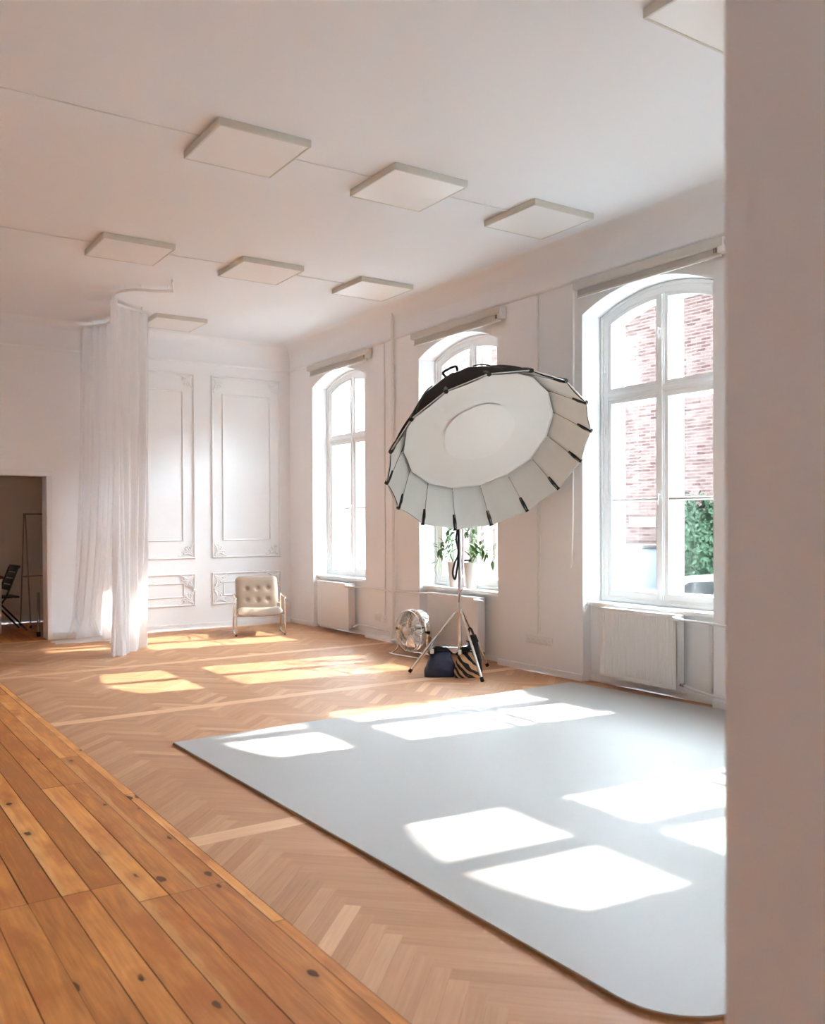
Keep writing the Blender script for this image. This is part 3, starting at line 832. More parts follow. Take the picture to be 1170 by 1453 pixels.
for k in range(NR):
    a = PH+2*PI*k/NR; e = E1*math.cos(a)+E2*math.sin(a)
    pts = [AX*(s+.008)+e*(prof(s, .975)) for s in [SDp*(.03+.97*i/12) for i in range(13)]]
    m = MB(); m.tube(pts, .003, 6); rb = m.build('rib', GREYMET, box)
    tip = AX*SDp+e*SR; d = (AX*(SDp)+e*SR-(AX*(SDp*.9)+e*prof(SDp*.9))).normalized()
    m = MB(); m.tube([tip-d*.125-e*.012, tip-d*.06-e*.010, tip+d*.012-e*.004], [.013, .019, .017], 8); m.build('rib_pocket', BLACK, rb)
# rim seam
m = MB(); m.tube([AX*SDp+(E1*math.cos(PH+2*PI*k/NR)+E2*math.sin(PH+2*PI*k/NR))*SR*.998 for k in range(NR)], .004, 6, closed=True); m.build('rim_seam', SILVER, box)
# inner diffuser, scalloped at its ties
DS = SDp-.29; DR = .685*.955
m = MB(); rows = []; nk = NR*6
for i in range(15):
    f = i/14
    row = []
    for k in range(nk):
        a = PH+2*PI*k/nk; q = (k % 6)/6
        rad_ = DR*f*(1-0.022*math.sin(PI*q)*f**3)
        z = DS-0.012*(1-f*f)+.005*math.sin(a*3+1)*f+.004*math.sin(a*7)*f*f
        row.append(AX*z+(E1*math.cos(a)+E2*math.sin(a))*rad_)
    rows.append(row)
m.grid(rows, closed_v=True); m.build('inner_diffuser', SCRIM, box)
m = MB(); m.tube([p for p in rows[-1]], .006, 6, closed=True); m.build('diffuser_hem', SCRIM, box)
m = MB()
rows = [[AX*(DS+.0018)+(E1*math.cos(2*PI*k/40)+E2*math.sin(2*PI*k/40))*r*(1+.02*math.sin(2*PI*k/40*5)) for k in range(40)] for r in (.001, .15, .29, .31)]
m.grid(rows, closed_v=True); m.build('painted_highlight', HILITE, box)  # lighter disc painting in a reflection, not a sewn part
for k in range(NR):
    a = PH+2*PI*k/NR; e = E1*math.cos(a)+E2*math.sin(a)
    m = MB(); m.tube([AX*DS+e*DR, AX*(DS+.006)+e*prof(DS, .97)], .004, 5); m.build('tie_strap', WHITEPL, box)
# carrying handle on the outside of the shell, speed ring at the back
hd = -(mi-AX*mi.dot(AX)).normalized(); tg = AX.cross(hd)
s0 = SDp*.32; hb = AX*s0+hd*(prof(s0)+.0)
m = MB(); m.tube(spline([hb-tg*.055, hb-tg*.052+hd*.05, hb+tg*.052+hd*.05, hb+tg*.055], 6), .011, 8); m.build('carry_handle', BLACK, box)
for sg in (-1, 1):
    an = math.atan2(hd.dot(E2), hd.dot(E1))+sg*.42; e = E1*math.cos(an)+E2*math.sin(an)
    m = MB(); m.tube([AX*q_+e*(prof(q_)+.006) for q_ in [SDp*(.30+.68*i/8) for i in range(9)]], .006, 6); m.build('shell_strap', STRAPG, box)
m = MB(); m.lathe([(.16, .02), (.165, -.02), (.09, -.05), (.07, -.16), (.0, -.165)], (0, 0, 0), AX, 24); m.build('speed_ring', BLACK, box)
tag(box, 'huge round softbox with white inner diffuser and silver lining', 'softbox')

st = empty('light_stand', (-0.62, 6.68, 0))
TOPZ = 2.50
m = MB(); m.tube([(0, 0, .20), (0, 0, 1.0)], .017, 14); m.tube([(0, 0, .98), (0, 0, 1.02)], .023, 14); m.build('lower_column', CHROME, st)
m = MB(); m.tube([(0, 0, 1.0), (0, 0, TOPZ)], .013, 14); m.tube([(0, 0, 1.02), (0, 0, 1.075)], .021, 12); m.build('upper_column', CHROME, st)
m = MB(); m.lathe([(.017, -.025), (.03, -.022), (.03, .022), (.017, .025)], (0, 0, .565), n=18)
feet = [(-.992+.62, 6.963-6.68), (-.737+.62, 6.199-6.68), (-.18+.62, 6.832-6.68)]
for x, y in feet:
    e = Vector((x, y, 0)).normalized(); m.box(-.008, .008, -.008, .008, -.012, .012, mtx=Matrix.Translation(Vector((0, 0, .565))+e*.036))
m.build('collar', CHROME, st)
m = MB(); m.tube([(.028, -.03, 1.045), (.06, -.06, 1.045)], .008, 8); m.ball((.066, -.066, 1.045), .014, n=8); m.build('clamp_knob', BLACK, st)
for x, y in feet:
    e = Vector((x, y, 0)).normalized(); p0 = Vector((0, 0, .565))+e*.045; p1 = Vector((x, y, .014))
    m = MB(); m.tube([p0, p0.lerp(p1, .55)], .011, 10); m.tube([p0.lerp(p1, .5), p1], .0135, 10)
    lg = m.build('leg', CHROME, st)
    m = MB(); d = (p1-p0).normalized(); m.tube([p1-d*.03, p1+d*.006], [.016, .017], 10); m.build('rubber_foot', RUBBER, lg)
    q = p0.lerp(p1, .58)
    m = MB(); m.tube([Vector((0, 0, .235)), q], .006, 8); m.build('brace', CHROME, st)
m = MB(); m.lathe([(.017, -.02), (.028, -.018), (.028, .018), (.017, .02)], (0, 0, .235), n=16); m.build('lower_collar', CHROME, st)
q = Vector((0, 0, .565)).lerp(Vector((feet[0][0], feet[0][1], .014)), .60)
m = MB(); m.tube([q, q+Vector((.10, -.07, -.05))], .017, 12); m.build('leveling_knob', WHITEPL, st)
m = MB(); m.box(-.03, .03, -.03, .03, TOPZ-.02, TOPZ+.06, bev=.008); m.tube([(-.05, 0, TOPZ+.03), (.05, 0, TOPZ+.03)], .012); m.tube([(0, 0, TOPZ+.03), AP-Vector((-.62, 6.68, 0))-AX*.17], .016, 10); m.build('tilt_bracket', BLACK, st)
tag(st, 'chrome tripod light stand carrying the huge softbox', 'light stand')
# cables hanging down the column
def cable(pts, r, mt, lb):
    p0 = Vector((-.62, 6.68, 0)); m = MB(); m.tube(spline(pts, 6), r, 7); tag(m.build('power_cable', mt, loc=p0), lb, 'cable')
cable([(-.02, -.02, 2.45), (-.035, -.02, 1.9), (-.02, -.025, 1.45), (-.055, -.02, 1.25), (-.03, -.025, 1.12), (-.075, -.02, 1.02), (-.095, -.02, .93), (-.07, -.02, .875), (-.05, -.02, .95), (-.035, -.022, 1.05), (-.03, -.022, 1.3), (-.018, -.02, 1.6), (-.02, -.02, 2.4)], .009, BLACK, 'black cable hanging in a loop from the softbox beside its stand')
cable([(.02, -.018, 2.45), (.012, -.02, 1.6), (.022, -.02, 1.2), (.016, -.02, .95), (.02, -.02, .8), (-.016, -.02, .74), (-.02, -.01, .66)], .0045, PINKC, 'thin pinkish cable running down the softbox stand')

# ------------------------------------------------------------------ sandbags at the tripod
def bag(nm, loc, rz, L, wd, hh, mt, lb, lean=0.0, loop=True, sl=.45):
    r = empty(nm, loc, (0, 0, rz))
    m = MB(); rows = []
    nu, nv = 22, 36
    for i in range(nu+1):
        t = i/nu; z = hh*t
        bulge = (math.sin(PI*(.16+.80*t)))**.7
        ww = wd*bulge*(1-.25*t); ll = L*(1-sl*t**1.4)*(.90+.10*math.sin(PI*min(1, .25+t)))
        row = []
        for k in range(nv):
            a = 2*PI*k/nv; ca, sa = math.cos(a), math.sin(a)
            x = ll/2*math.copysign(abs(ca)**.62, ca); y = ww/2*math.copysign(abs(sa)**.8, sa)
            cr = .05*math.sin(5*t*PI+k*.55)*math.sin(PI*t)+.035*math.sin(k*1.3+t*9)*math.sin(PI*min(1, t*1.2))
            zz = z*(1+.10*math.sin(a*1+.6)*t)+lean*0
            row.append((x*(1+cr*.6), y*(1+cr*2.2)+lean*z, max(0, zz-.03*abs(ca)**3*t)))
        rows.append(row)
    V = m.grid(rows, closed_v=True)
    m.bm.faces.new(V[0][::-1]); m.bm.faces.new(V[-1])
    m.build('bag_body', mt, r, angle=70)
    tl = L*(1-sl)*.5
    m = MB(); m.tube([(-tl*1.05, lean*hh, hh*.97-.03), (-tl*.5, lean*hh-.005, hh+.006), (tl*.5, lean*hh-.005, hh*1.0+.006), (tl*1.05, lean*hh, hh*.97-.03)], [.012, .02, .02, .012], 8); m.build('closing_flap', BLKNYL, r)
    m = MB(); hl = .085 if loop else .03
    m.tube(spline([(-tl*.7, lean*hh, hh-.01), (-tl*.5, lean*hh-.03, hh+hl), (tl*.1, lean*hh-.04, hh+hl*.9), (tl*.6, lean*hh-.02, hh-.01)], 6), .008, 6); m.build('strap', BLKNYL, r)
    m = MB(); m.box(-tl*.95, -tl*.6, lean*hh-wd*.22, lean*hh-wd*.10, hh-.03, hh+.012, bev=.003); m.build('buckle', STEEL, r)
    return tag(r, lb, 'sandbag')
bag('sandbag', (-.865, 6.645, 0), -.55, .31, .20, .235, NAVY, 'dark navy sandbag lying at the foot of the tripod stand', lean=.22, loop=False, sl=.35)
bag('sandbag', (-.69, 6.475, 0), -.45, .25, .18, .235, ZEBRA, 'zebra-striped sandbag with tan and black bands under the tripod', lean=.20, loop=False, sl=.30)
bag('sandbag', (-.525, 6.62, 0), -.9, .19, .15, .33, NAVY, 'tall black sandbag behind the zebra-striped one', lean=.03, sl=.5)

# ------------------------------------------------------------------ chrome floor fan
def fan(loc, rz):
    r = empty('floor_fan', loc, (0, 0, rz))      # blows towards local -y
    zc, R = .262, .215
    m = MB(); 
    for y, rad_ in ((-.055, R), (.0, R+.004), (.05, R)): m.tube([(rad_*math.cos(a), y, zc+rad_*math.sin(a)) for a in [2*PI*k/40 for k in range(40)]], .0055 if y else .008, 6, closed=True)
    for k in range(36):
        a = 2*PI*k/36; e = Vector((math.cos(a), 0, math.sin(a))); c = Vector((0, 0, zc))
        m.tube([c+e*.05+Vector((0, -.098, 0)), c+e*.12+Vector((0, -.090, 0)), c+e*.185+Vector((0, -.072, 0)), c+e*R+Vector((0, -.03, 0))], .0016, 4)
    for rad_, y in ((.09, -.094), (.14, -.086)): m.tube([(rad_*math.cos(a), y, zc+rad_*math.sin(a)) for a in [2*PI*k/36 for k in range(36)]], .002, 4, closed=True)
    m.build('front_grille', CHROME, r)
    m = MB()
    for k in range(36):
        a = 2*PI*k/36; e = Vector((math.cos(a), 0, math.sin(a))); c = Vector((0, 0, zc))
        m.tube([c+e*.07+Vector((0, .085, 0)), c+e*.15+Vector((0, .078, 0)), c+e*R+Vector((0, .05, 0)), c+e*R+Vector((0, -.03, 0))], .0016, 4)
    m.build('rear_grille', CHROME, r)
    m = MB(); m.lathe([(R+.001, -.01), (R+.004, .0), (R+.004, .085), (R-.012, .098), (R-.06, .105)], (0, 0, zc), (0, 1, 0), 48); m.build('drum_band', CHROME, r)
    m = MB(); m.lathe([(.0, -.105), (.035, -.103), (.048, -.096), (.05, -.088)], (0, 0, zc), (0, 1, 0), 24); m.build('grille_badge', STEEL, r)
    for k in range(4):
        m = MB(); rows = []
        for i in range(9):
            t = i/8; rad_ = .035+.155*t; wd = .03+.085*t*(1.15-t*.35)
            row = []
            for j in range(5):
                w_ = (j/4-.5)*wd*2; a = 2*PI*k/4+w_/max(rad_, .09)*.55
                row.append((rad_*math.cos(a), -.02+w_*.32, zc+rad_*math.sin(a)))
            rows.append(row)
        m.grid(rows); b = m.build('blade', CHROME, r)
        sm = b.modifiers.new('thick', 'SOLIDIFY'); sm.thickness = .002
    m = MB(); m.lathe([(0, -.04), (.034, -.036), (.036, .01), (0, .012)], (0, 0, zc), (0, 1, 0), 20); m.build('hub', STEEL, r)
    m = MB(); m.lathe([(0, .02), (.055, .022), (.058, .03), (.058, .12), (.05, .14), (.0, .148)], (0, 0, zc), (0, 1, 0), 24); m.build('motor', STEEL, r)
    m = MB(); w = R+.022
    pts = [(-w, 0, zc+.02), (-w, .0, zc-.10), (-w, -.01, .06), (-w+.01, -.10, .012), (-w+.04, -.13, .010), (w-.04, -.13, .010), (w-.01, -.10, .012), (w, -.01, .06), (w, 0, zc-.10), (w, 0, zc+.02)]
    m.tube(spline(pts, 5), .009, 8); m.build('stand_tube', CHROME, r)
    m = MB(); pts = [(-w, 0, .10), (-w+.005, .08, .014), (-w+.04, .12, .010), (w-.04, .12, .010), (w-.005, .08, .014), (w, 0, .10)]
    m.tube(spline(pts, 5), .009, 8); m.build('rear_foot', CHROME, r)
    for sg in (-1, 1):
        m = MB(); m.tube([(sg*(R-.002), 0, zc), (sg*(w+.02), 0, zc)], .011, 10); m.tube([(sg*(w+.008), 0, zc), (sg*(w+.026), 0, zc)], .018, 12); m.build('pivot_knob', BLACK, r)
    return tag(r, 'round chrome floor fan on a tube stand by the radiator', 'fan')
fan((-.36, 7.86, 0), math.radians(-84))

# ------------------------------------------------------------------ lounge chair
def chair(loc, rz):
    r = empty('lounge_chair', loc, (0, 0, rz))    # front = local -y
    w, d = .60, .66
    for sg in (-1, 1):
        x = sg*w/2
        pts = [(x, -.33, .05), (x, -.325, .25), (x, -.33, .43), (x, -.29, .468), (x, -.1, .475), (x, .11, .49), (x, .15, .46), (x, .165, .25), (x, .20, .08), (x, .20, .03), (x, .15, .013), (x, -.1, .011), (x, -.28, .013), (x, -.325, .03)]
        m = MB(); m.tube(spline(pts+[pts[0]], 5)[:-1], .0115, 10, closed=True); m.build('side_frame', CHROME, r)
        m = MB()
        for y in (-.30, .16): m.box(x-.012, x+.012, y-.012, y+.012, 0.0, .02, bev=.003)
        m.build('glide', RUBBER, r)
    for y, z in ((-.28, .255), (.16, .20)):
        m = MB(); m.tube([(-w/2, y, z), (w/2, y, z)], .010, 8); m.build('cross_bar', CHROME, r)
    # seat cushion, slung
    m = MB(); rows = []
    nu, nv = 14, 16
    def cush(cx, L, Wd, th, tufts):
        pass
    for face in (1, -1):
        rows = []
        for i in range(nu+1):
            row = []
            for k in range(nv+1):
                u = i/nu*2-1; v = k/nv*2-1
                e = (1-abs(u)**6)*(1-abs(v)**6); th = .055*max(e, 0)**.5
                y = -.06+u*.30; z = .325-.055*(u+1)/2*1.3-.025*(1-v*v)*(1-u*u*.3)
                if u < -.6: z -= .05*((-u-.6)/.4)**2
                row.append((v*.275, y, z+face*th))
            rows.append(row)
        m.grid(rows)
    m.build('seat_cushion', LEATHER, r, weld=True, angle=80)
    # backrest, tufted
    tf = [(a, b) for b in (.30, .62) for a in (-.5, 0, .5)]
    rec = math.radians(16)
    m = MB(); nu, nv = 36, 36
    def bpos(v, u, off):
        z0 = .255+u*.47*math.cos(rec); y0 = .16+u*.47*math.sin(rec)
        return Vector((v*.27, y0-off*math.cos(rec), z0+off*math.sin(rec)))
    for face in (1, -1):
        rows = []
        for i in range(nu+1):
            row = []
            for k in range(nv+1):
                u = i/nu; v = k/nv*2-1; uu_ = u*2-1
                # rounded outline
                rr_ = .26; ax, ay = abs(v), abs(uu_)
                vv, u2 = v, u
                if ax > 1-rr_ and uu_ > 1-rr_:
                    dx, dy = (ax-(1-rr_))/rr_, (uu_-(1-rr_))/rr_; l = math.hypot(dx, dy); mx = max(dx, dy)
                    if l > 0: vv = math.copysign(1-rr_+dx*mx/l*rr_, v); u2 = ((1-rr_+dy*mx/l*rr_)+1)/2
                e = (1-ax**8)*(1-ay**8); th = .052*max(e, 0)**.5
                if face == 1:
                    for (a, b) in tf: th -= .026*math.exp(-(((v-a)*.27)**2+((u-b)*.47)**2)/(2*.019**2))
                row.append(bpos(vv, u2, face*th))
            rows.append(row)
        m.grid(rows)
    bk = m.build('backrest', LEATHER, r, weld=True, angle=80)
    for (a, b) in tf:
        m = MB(); p = bpos(a, b, .028); m.ball(p, .011, sc=(1, .5, 1), n=10); m.build('button', LEATHER, bk)
    m = MB(); m.tube([(-.27, .20, .36), (-w/2, .165, .36)], .009, 8); m.tube([(.27, .20, .36), (w/2, .165, .36)], .009, 8); m.build('back_bracket', CHROME, r)
    return tag(r, 'cream tufted leather lounge chair with chrome tube frame', 'chair')
chair((-.875, 10.62, 0), math.radians(-19))

# ------------------------------------------------------------------ potted plants on the sill
def plant(loc, ph, pr, stems, lb, seed):
    rnd = random.Random(seed)
    r = empty('potted_plant', loc)
    m = MB(); m.lathe([(0, 0), (pr*.66, 0), (pr*.70, .01), (pr*.97, ph-.03), (pr, ph-.025), (pr, ph), (pr*.9, ph), (pr*.86, ph-.03)], n=28); p = m.build('pot', POTW, r)
    m = MB(); m.lathe([(pr*.87, ph-.03), (pr*.5, ph-.022), (0, ph-.018)], n=20); m.build('soil', SOIL, r)
    for (dx, dy, h, sag, nl) in stems:
        b = Vector((rnd.uniform(-.02, .02), rnd.uniform(-.02, .02), ph-.02))
        pts = [b, b+Vector((dx*.2, dy*.2, h*.5)), b+Vector((dx*.6, dy*.6, h*.95)), b+Vector((dx, dy, h-sag))]
        q = spline(pts, 7); n = len(q)
        m = MB(); m.tube(q, [.006*(1-.7*i/(n-1)) for i in range(n)], 6); s = m.build('stem', STEM, r)
        for i in range(nl):
            t = .28+.72*i/(nl-1); f = t*(n-1); k = min(int(f), n-2); c = q[k].lerp(q[k+1], f-k); tn = (q[k+1]-q[k]).normalized()
            for sg in (-1, 1):
                sd_ = tn.cross(Vector((.3*rnd.uniform(-1, 1)+.85, .2, .4))).normalized()*sg
                d = (sd_*.8+tn*.55+Vector((0, 0, rnd.uniform(-.25, .2)))).normalized()
                L = rnd.uniform(.07, .105); wd = L*.36
                up = d.cross(Vector((rnd.uniform(-.4, .4), rnd.uniform(-.4, .4), 1))).normalized(); nn = up.cross(d)
                m = MB(); rows = []
                for a in range(7):
                    t2 = a/6; ww = wd*math.sin(PI*min(.98, t2**.8))**.8*.5+.0006
                    cc = c+d*L*t2+nn*(-.25*L*t2*t2)
                    rows.append([cc-up*ww+nn*ww*.25, cc, cc+up*ww+nn*ww*.25])
                m.grid(rows)
                lf = m.build('leaf', LEAF, s)
    return tag(r, lb, 'plant')
plant((.135, 7.80, .70), .275, .068, [(-.10, .10, .17, .02, 6), (-.03, .34, .12, .20, 6), (.02, .14, .30, .01, 7), (-.02, .05, .36, .0, 6), (-.05, .20, .24, .05, 6)],
      'dark green plant in a beige pot on the sill, left of the stand', 3)
plant((.14, 7.50, .70), .275, .076, [(.0, -.05, .32, .0, 6), (-.02, -.22, .18, .03, 6), (-.03, -.38, .17, .12, 7), (-.04, -.30, .22, .10, 6), (.02, .12, .34, .0, 6)],
      'green plant trailing towards the jamb, in a white pot on the sill', 5)

# ------------------------------------------------------------------ curtain rail and sheer curtains
ZR = 3.80
rail = [(-2.46, 9.14), (-2.60, 9.23), (-2.80, 9.30), (-2.905, 9.46), (-2.915, 9.70), (-2.83, 9.96), (-2.65, 10.13), (-2.45, 10.23), (-2.365, 10.32), (-2.43, 10.44), (-2.56, 10.62), (-2.61, 10.88), (-2.62, 11.10), (-2.72, 11.28), (-2.85, 11.43)]
RP = spline([(x, y, 0) for x, y in rail], 8)
r = empty('curtain_rail', (0, 0, ZR))
m = MB(); rows = []
for i, p in enumerate(RP):
    t = (RP[min(i+1, len(RP)-1)]-RP[max(i-1, 0)]).normalized(); nv = Vector((-t.y, t.x, 0))
    rows.append([p+nv*.011+Vector((0, 0, -.013)), p+nv*.011+Vector((0, 0, .013)), p-nv*.011+Vector((0, 0, .013)), p-nv*.011+Vector((0, 0, -.013))])
V = m.grid(rows, closed_v=True); m.bm.faces.new(V[0]); m.bm.faces.new(V[-1][::-1]); m.build('track', WHITEPL, r, angle=50)
for i in (3, 14, 34, 56, 84, 104):
    p = RP[i]; m = MB(); m.tube([(p.x, p.y, .012), (p.x, p.y, H-ZR-.001)], .004, 8); m.lathe([(0, H-ZR-.002), (.012, H-ZR-.002), (.012, H-ZR-.006), (.004, H-ZR-.010)], (p.x, p.y, 0), n=12); m.build('hanger', WHITEPL, r)
m = MB(); p = RP[0]; m.tube([(p.x-.10, p.y-.26, H-ZR-.004), (p.x-.10, p.y-.26, H-ZR-.03), (p.x-.03, p.y-.08, .008), (p.x, p.y, 0)], .008, 8); m.build('end_bracket', WHITEPL, r)
tag(r, 'white curving curtain rail under the ceiling', 'curtain rail')

def curtain(top, bot, nf, amp_t, amp_b, lb, zt=3.785, puddle=0.0, seed=1, bow=None):
    rnd = random.Random(seed)
    N = nf*10; tp = spline([(x, y, 0) for x, y in top], 12); bt = spline([(x, y, 0) for x, y in bot], 12)
    def at(P, t):
        f = t*(len(P)-1); k = min(int(f), len(P)-2); return P[k].lerp(P[k+1], f-k), (P[k+1]-P[k]).normalized()
    ph = [rnd.uniform(-.9, .9) for _ in range(nf+2)]; am = [rnd.uniform(.6, 1.3) for _ in range(nf+2)]
    rows = []; NZ = 46
    for i in range(NZ+1):
        s = i/NZ; z = zt*(1-s)+.004*s
        g = s**1.5 if bow is None else s**bow
        row = []
        for k in range(N+1):
            t = k/N; a, ta = at(tp, t); b, tb = at(bt, t)
            p = a.lerp(b, g); tt = (ta*(1-g)+tb*g); tt = tt.normalized() if tt.length > 1e-3 else ta
            nv = Vector((-tt.y, tt.x, 0)); f = t*nf; kk = int(f)
            A = (amp_t*(1-s)+amp_b*s)*am[min(kk, nf)]
            wob = math.sin(2*PI*f+ph[min(kk, nf)]*s*1.5)+.35*math.sin(2*PI*f*.5+s*3+seed)*s
            q = p+nv*A*wob
            zz = z
            if puddle and s > .93:
                e = (s-.93)/.07
                q = q+nv*(-puddle)*e*(.5+.5*math.sin(f*2.1+seed))+tt*puddle*.3*e*math.sin(f*3.3)
                zz = max(.004, z*(1-.4*e)+.028*abs(math.sin(f*4.1+seed))*math.sin(PI*min(1, e)))
            row.append((q.x, q.y, zz))
        rows.append(row)
    r = empty('sheer_curtain', (tp[0].x, tp[0].y, 0)); o0 = Vector((tp[0].x, tp[0].y, 0))
    m = MB(); m.grid([[Vector(p)-o0 for p in row] for row in rows]); m.build('voile', SHEER, r, angle=180)
    m = MB(); h0 = [Vector(p)-o0 for p in rows[0]]; h1 = [p+Vector((0, 0, -.045)) for p in h0]
    m.grid([[p*1.0+Vector((.001, .001, .004)) for p in h0], [p+Vector((.001, .001, 0)) for p in h1]]); m.build('heading_tape', SHEER, r, angle=180)
    return tag(r, lb, 'curtain', 'sheer curtains on the curved rail')
curtain([(-2.915, 9.58), (-2.91, 9.74), (-2.83, 9.96), (-2.65, 10.13), (-2.45, 10.23), (-2.385, 10.29)],
        [(-2.99, 9.62), (-2.90, 9.60), (-2.86, 9.72), (-2.78, 9.80), (-2.66, 9.98), (-2.50, 10.14)], 8, .026, .05,
        'front sheer white curtain hanging in folds to a point on the floor', seed=2, bow=2.2)
curtain([(-2.45, 10.47), (-2.57, 10.64), (-2.61, 10.88), (-2.62, 11.10), (-2.72, 11.28), (-2.85, 11.40)],
        [(-2.62, 10.62), (-2.70, 10.80), (-2.74, 10.95), (-2.80, 11.10), (-2.92, 11.20), (-3.02, 11.24)], 8, .026, .045,
        'rear sheer white curtain with its hem spread on the floor by the doorway', puddle=.26, seed=4, bow=2.5)

rc = [o for o in bpy.data.objects if o.get('category') == 'curtain'][-1]
m = MB(); rows = []; rnd = random.Random(9)
for i in range(19):
    u = i/18; row = []
    for k in range(15):
        v = k/14; x = -3.26+.62*u; y = 10.98+.30*v-.10*u*(1-v)
        edge = math.sin(PI*min(1, max(0, v)))**.5
        z = .003+.030*abs(math.sin(u*9+v*5+math.sin(v*7)))*edge*(.35+.65*u)+.018*abs(math.sin(v*13+u*4))*edge*u
        row.append(Vector((x+.02*math.sin(v*9), y+.025*math.sin(u*11)*(1-v), z))-rc.location)
    rows.append(row)
m.grid(rows); m.build('hem', SHEER, rc, angle=180)

# ------------------------------------------------------------------ things in the passage behind the doorway
def rack(loc, rz):
    r = empty('clothes_rack', loc, (0, 0, rz))
    hgt, w, dp = 1.53, .34, .40
    for sg in (-1, 1):
        m = MB(); m.tube([(-w/2, 0, hgt), (-w/2+.02, sg*dp/2, .012)] if sg < 0 else [(w/2, 0, hgt), (w/2+.02, dp/2, .012)], .011, 8)
    for x in (-w/2, w/2):
        for y1 in (-dp/2, dp/2):
            m = MB(); m.tube([(x, y1*.12, hgt), (x, y1, .012)], .010, 8); lg = m.build('leg', GREYMET, r)
            m = MB(); m.tube([(x, y1, .0), (x, y1*.985, .03)], .014, 8); m.build('foot', RUBBER, lg)
        m = MB(); m.tube([(x, -dp*.29, .68), (x, dp*.29, .68)], .008, 8); m.build('side_bar', GREYMET, r)
    m = MB(); m.tube([(-w/2-.02, 0, hgt), (w/2+.35, 0, hgt)], .010, 8); m.build('hanging_bar', GREYMET, r)
    m = MB(); m.tube([(-w/2, .06*2, .68), (w/2+.2, .06*2, .68)], .008, 8); m.build('lower_bar', GREYMET, r)
    return tag(r, 'thin grey metal clothes rack in the dim passage', 'clothes rack')
rack((-3.02, 13.10, 0), math.radians(8))
def folding_chair(loc, rz):
    r = empty('folding_chair', loc, (0, 0, rz))
    for sg in (-1, 1):
        x = sg*.20
        m = MB(); m.tube([(x, -.30, .012), (x, .02, .45), (x, .17, .83)], .013, 8); m.build('long_leg', TEAL, r)
        m = MB(); m.tube([(x*.9, .28, .012), (x*.9, -.12, .46)], .012, 8); m.build('short_leg', TEAL, r)
    m = MB()
    for k in range(5): m.box(-.19, .19, -.22+k*.085, -.15+k*.085, .44, .462, bev=.004)
    m.build('seat', TEAL, r)
    m = MB()
    rot = Matrix.Translation((0, .125, .70)) @ Matrix.Rotation(-.38, 4, 'X')
    for k in range(4): m.box(-.19, .19, -.008, .008, -.17+k*.085, -.10+k*.085, bev=.004, mtx=rot)
    m.box(-.215, .215, -.014, .014, .135, .17, bev=.006, mtx=rot)
    m.build('backrest', TEAL, r)
    return tag(r, 'dark teal wooden folding chair beside the passage table', 'chair')
folding_chair((-3.56, 12.72, 0), math.radians(-85))
t_ = empty('table', (-3.93, 12.72, 0))
m = MB(); m.box(-.30, .36, -.35, .35, .70, .735, bev=.006); m.build('tabletop', BROWNW, t_)
for x in (-.26, .32):
    for y in (-.31, .31):
        m = MB(); m.tube([(x, y, 0), (x, y, .70)], [.014, .02], 8); m.build('leg', WHITEPL, t_)
tag(t_, 'small brown-topped table with white legs in the dim passage', 'table')
r = empty('grey_pole', (-3.262, 11.86, 0)); m = MB(); m.tube([(0, 0, .03), (0, 0, .55)], .018, 10); m.build('tube', GREYMET, r); m = MB(); m.tube([(0, 0, 0), (0, 0, .06)], .024, 10); m.build('rubber_foot', RUBBER, r)
tag(r, 'short grey pole with black foot just inside the doorway', 'pole')

# ------------------------------------------------------------------ outside
SZ = -0.78
m = MB(); m.box(TH+.0, 60, -30, 70, SZ-.2, SZ); struct(m.build('ground', ASPH, smooth=False))
m = MB(); m.box(TH, TH+.06, YF-.3, D+2.6, SZ, -.1); struct(m.build('trim_20', STUCCO, smooth=False))
r = empty('brick_building', (11.2, 0, SZ))
m = MB(); m.box(0, 6, -6, 60, 0, 7.3); m.build('brick_wall', BRICK, r, smooth=False)
m = MB(); m.box(0, 6, -45, -6, 0, 12.5); m.build('sky_block_wing', BRICK, r, smooth=False)  # unseen wing, added to cut sky light reaching the back wall
m = MB(); m.box(-.02, 6.02, -5.9, 60.02, 7.3, 7.42, bev=.01); m.build('eaves', PLAQ, r)
m = MB(); m.box(-.03, .0, -45, 60, 3.55, 3.62); m.build('string_course', BRICK, r, smooth=False)
tag(r, 'long red brick building across the street', 'building')
m = MB(); m.box(-.03, 0, -.42, .42, -.11, .13, bev=.008); o = m.build('wall_plaque', PLAQ, loc=(11.19, 15.08, 1.35)); tag(o, 'pale rectangular plaque on the brick wall', 'plaque')
r = empty('utility_cabinet', (10.55, 14.95, SZ)); m = MB(); m.box(-.45, .45, -.8, 1.0, 0, 1.55, bev=.02); m.build('cabinet_body', BLUEG, r)
m = MB(); m.box(-.5, .5, -.85, 1.05, 1.55, 1.62, bev=.01); m.build('lid', GREYMET, r); tag(r, 'pale blue grey cabinet standing against the brick wall', 'cabinet')
r = empty('post', (10.3, 13.55, SZ)); m = MB(); m.box(-.06, .06, -.10, .10, 0, 2.40, bev=.02); m.build('shaft', BLUEG, r); m = MB(); m.box(-.08, .08, -.12, .12, 2.4, 2.45, bev=.01); m.build('cap', BLUEG, r)
tag(r, 'pale blue post beside the green hedge', 'post')
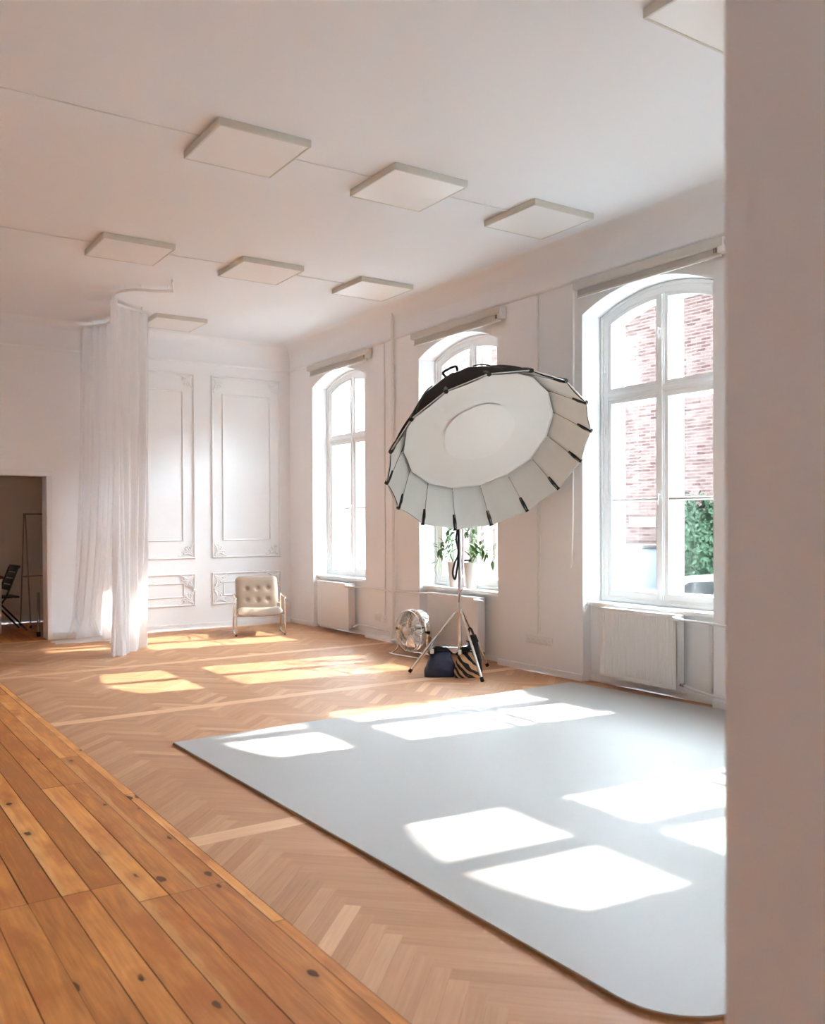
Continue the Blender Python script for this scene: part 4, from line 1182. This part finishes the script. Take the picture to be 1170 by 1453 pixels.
def hedge(loc, rx, ry, rz_, n, lb):
    rnd = random.Random(11); r = empty('hedge_bush', loc)
    m = MB()
    for k in range(n):
        th, cz = rnd.uniform(0, 2*PI), rnd.uniform(-1, 1); q = math.sqrt(1-cz*cz)
        d = Vector((q*math.cos(th), q*math.sin(th), cz)); s = rnd.uniform(.72, 1.0)**.5*(1+.12*math.sin(th*5+cz*4))
        p = Vector((d.x*rx*s, d.y*ry*s, rz_+d.z*rz_*s))
        if p.z < .05: continue
        a = Vector((rnd.uniform(-1, 1), rnd.uniform(-1, 1), rnd.uniform(-1, 1))).normalized(); b = a.cross(d+Vector((.01, 0, 0))).normalized(); L = rnd.uniform(.05, .09)
        m.poly([p-a*L, p+b*L*.5+d*.02, p+a*L, p-b*L*.5])
    m.build('foliage', HEDGE, r, smooth=False)
    m = MB(); m.ball((0, 0, rz_), 1, sc=(rx*.8, ry*.8, rz_*.85), n=20); m.build('inner_branches', HEDGE, r)
    m = MB()
    for x, y in ((0, 0), (.15, .2), (-.1, -.25)): m.tube([(x, y, 0), (x*1.2, y*1.3, rz_)], .04, 8)
    m.build('trunk', BROWNW, r)
    return tag(r, lb, 'hedge')
hedge((10.0, 12.55, SZ), .75, .78, 1.32, 5000, 'leafy green hedge in front of the brick building')
def car(loc):
    r = empty('car', loc)     # length along y, front towards +y
    L = 4.1
    prof_ = [(-2.05, .35), (-2.08, .62), (-2.0, .86), (-1.85, .93), (-1.55, 1.36), (-1.2, 1.46), (-.3, 1.50), (.25, 1.44), (1.0, .98), (1.55, .90), (1.95, .74), (2.05, .55), (2.03, .32)]
    m = MB(); rows = []
    for xs, ins in ((-.80, .10), (-.84, .03), (-.86, .0), (.86, .0), (.84, .03), (.80, .10)):
        row = []
        for (y, z) in prof_:
            tum = max(0, z-.92)*.32
            row.append((xs*(1-tum*.55), y*(1-ins*.05), z-ins*.12))
        rows.append(row)
    V = m.grid(rows)
    m.bm.faces.new(V[0]); m.bm.faces.new(V[-1][::-1])
    m.bm.faces.new([v[0] for v in V]); m.bm.faces.new([v[-1] for v in V][::-1])
    body = m.build('body', CARW, r, angle=30)
    for sg in (-1, 1):
        for ys_ in ([(-1.45, .98), (-1.22, 1.33), (-.42, 1.40), (-.42, .97)], [(-.34, .97), (-.34, 1.40), (.16, 1.36), (.78, .98)]):
            m = MB(); P = [(sg*(.875*(1-max(0, z-.92)*.32*.55)+.002-max(0, z-.92)*.02), y, z) for y, z in ys_]
            m.poly(P); o = m.build('side_window', CARG, r, smooth=False); sm = o.modifiers.new('t', 'SOLIDIFY'); sm.thickness = .012; sm.offset = 0
    for ys_ in ([(.30, 1.40), (.98, .99)], [(-1.86, .955), (-1.57, 1.34)]):
        m = MB(); (y0, z0), (y1, z1) = ys_; o_ = .012 if y0 > 0 else -.012
        m.poly([(-.66, y0+o_, z0+.01), (.66, y0+o_, z0+.01), (.72, y1+o_, z1+.01), (-.72, y1+o_, z1+.01)]); o = m.build('windscreen', CARG, r, smooth=False)
        sm = o.modifiers.new('t', 'SOLIDIFY'); sm.thickness = .012; sm.offset = 0
    for sg in (-1, 1):
        for y in (-1.28, 1.28):
            m = MB(); m.lathe([(0, 0), (.19, .0), (.20, .02), (.30, .03), (.315, .06), (.315, .16), (.29, .19), (0, .19)], (sg*.87, y, .315), (-sg, 0, 0), 24); m.build('wheel', TYRE, r)
    return tag(r, 'white car parked outside the large bright window', 'car')
car((4.9, 7.75, SZ))
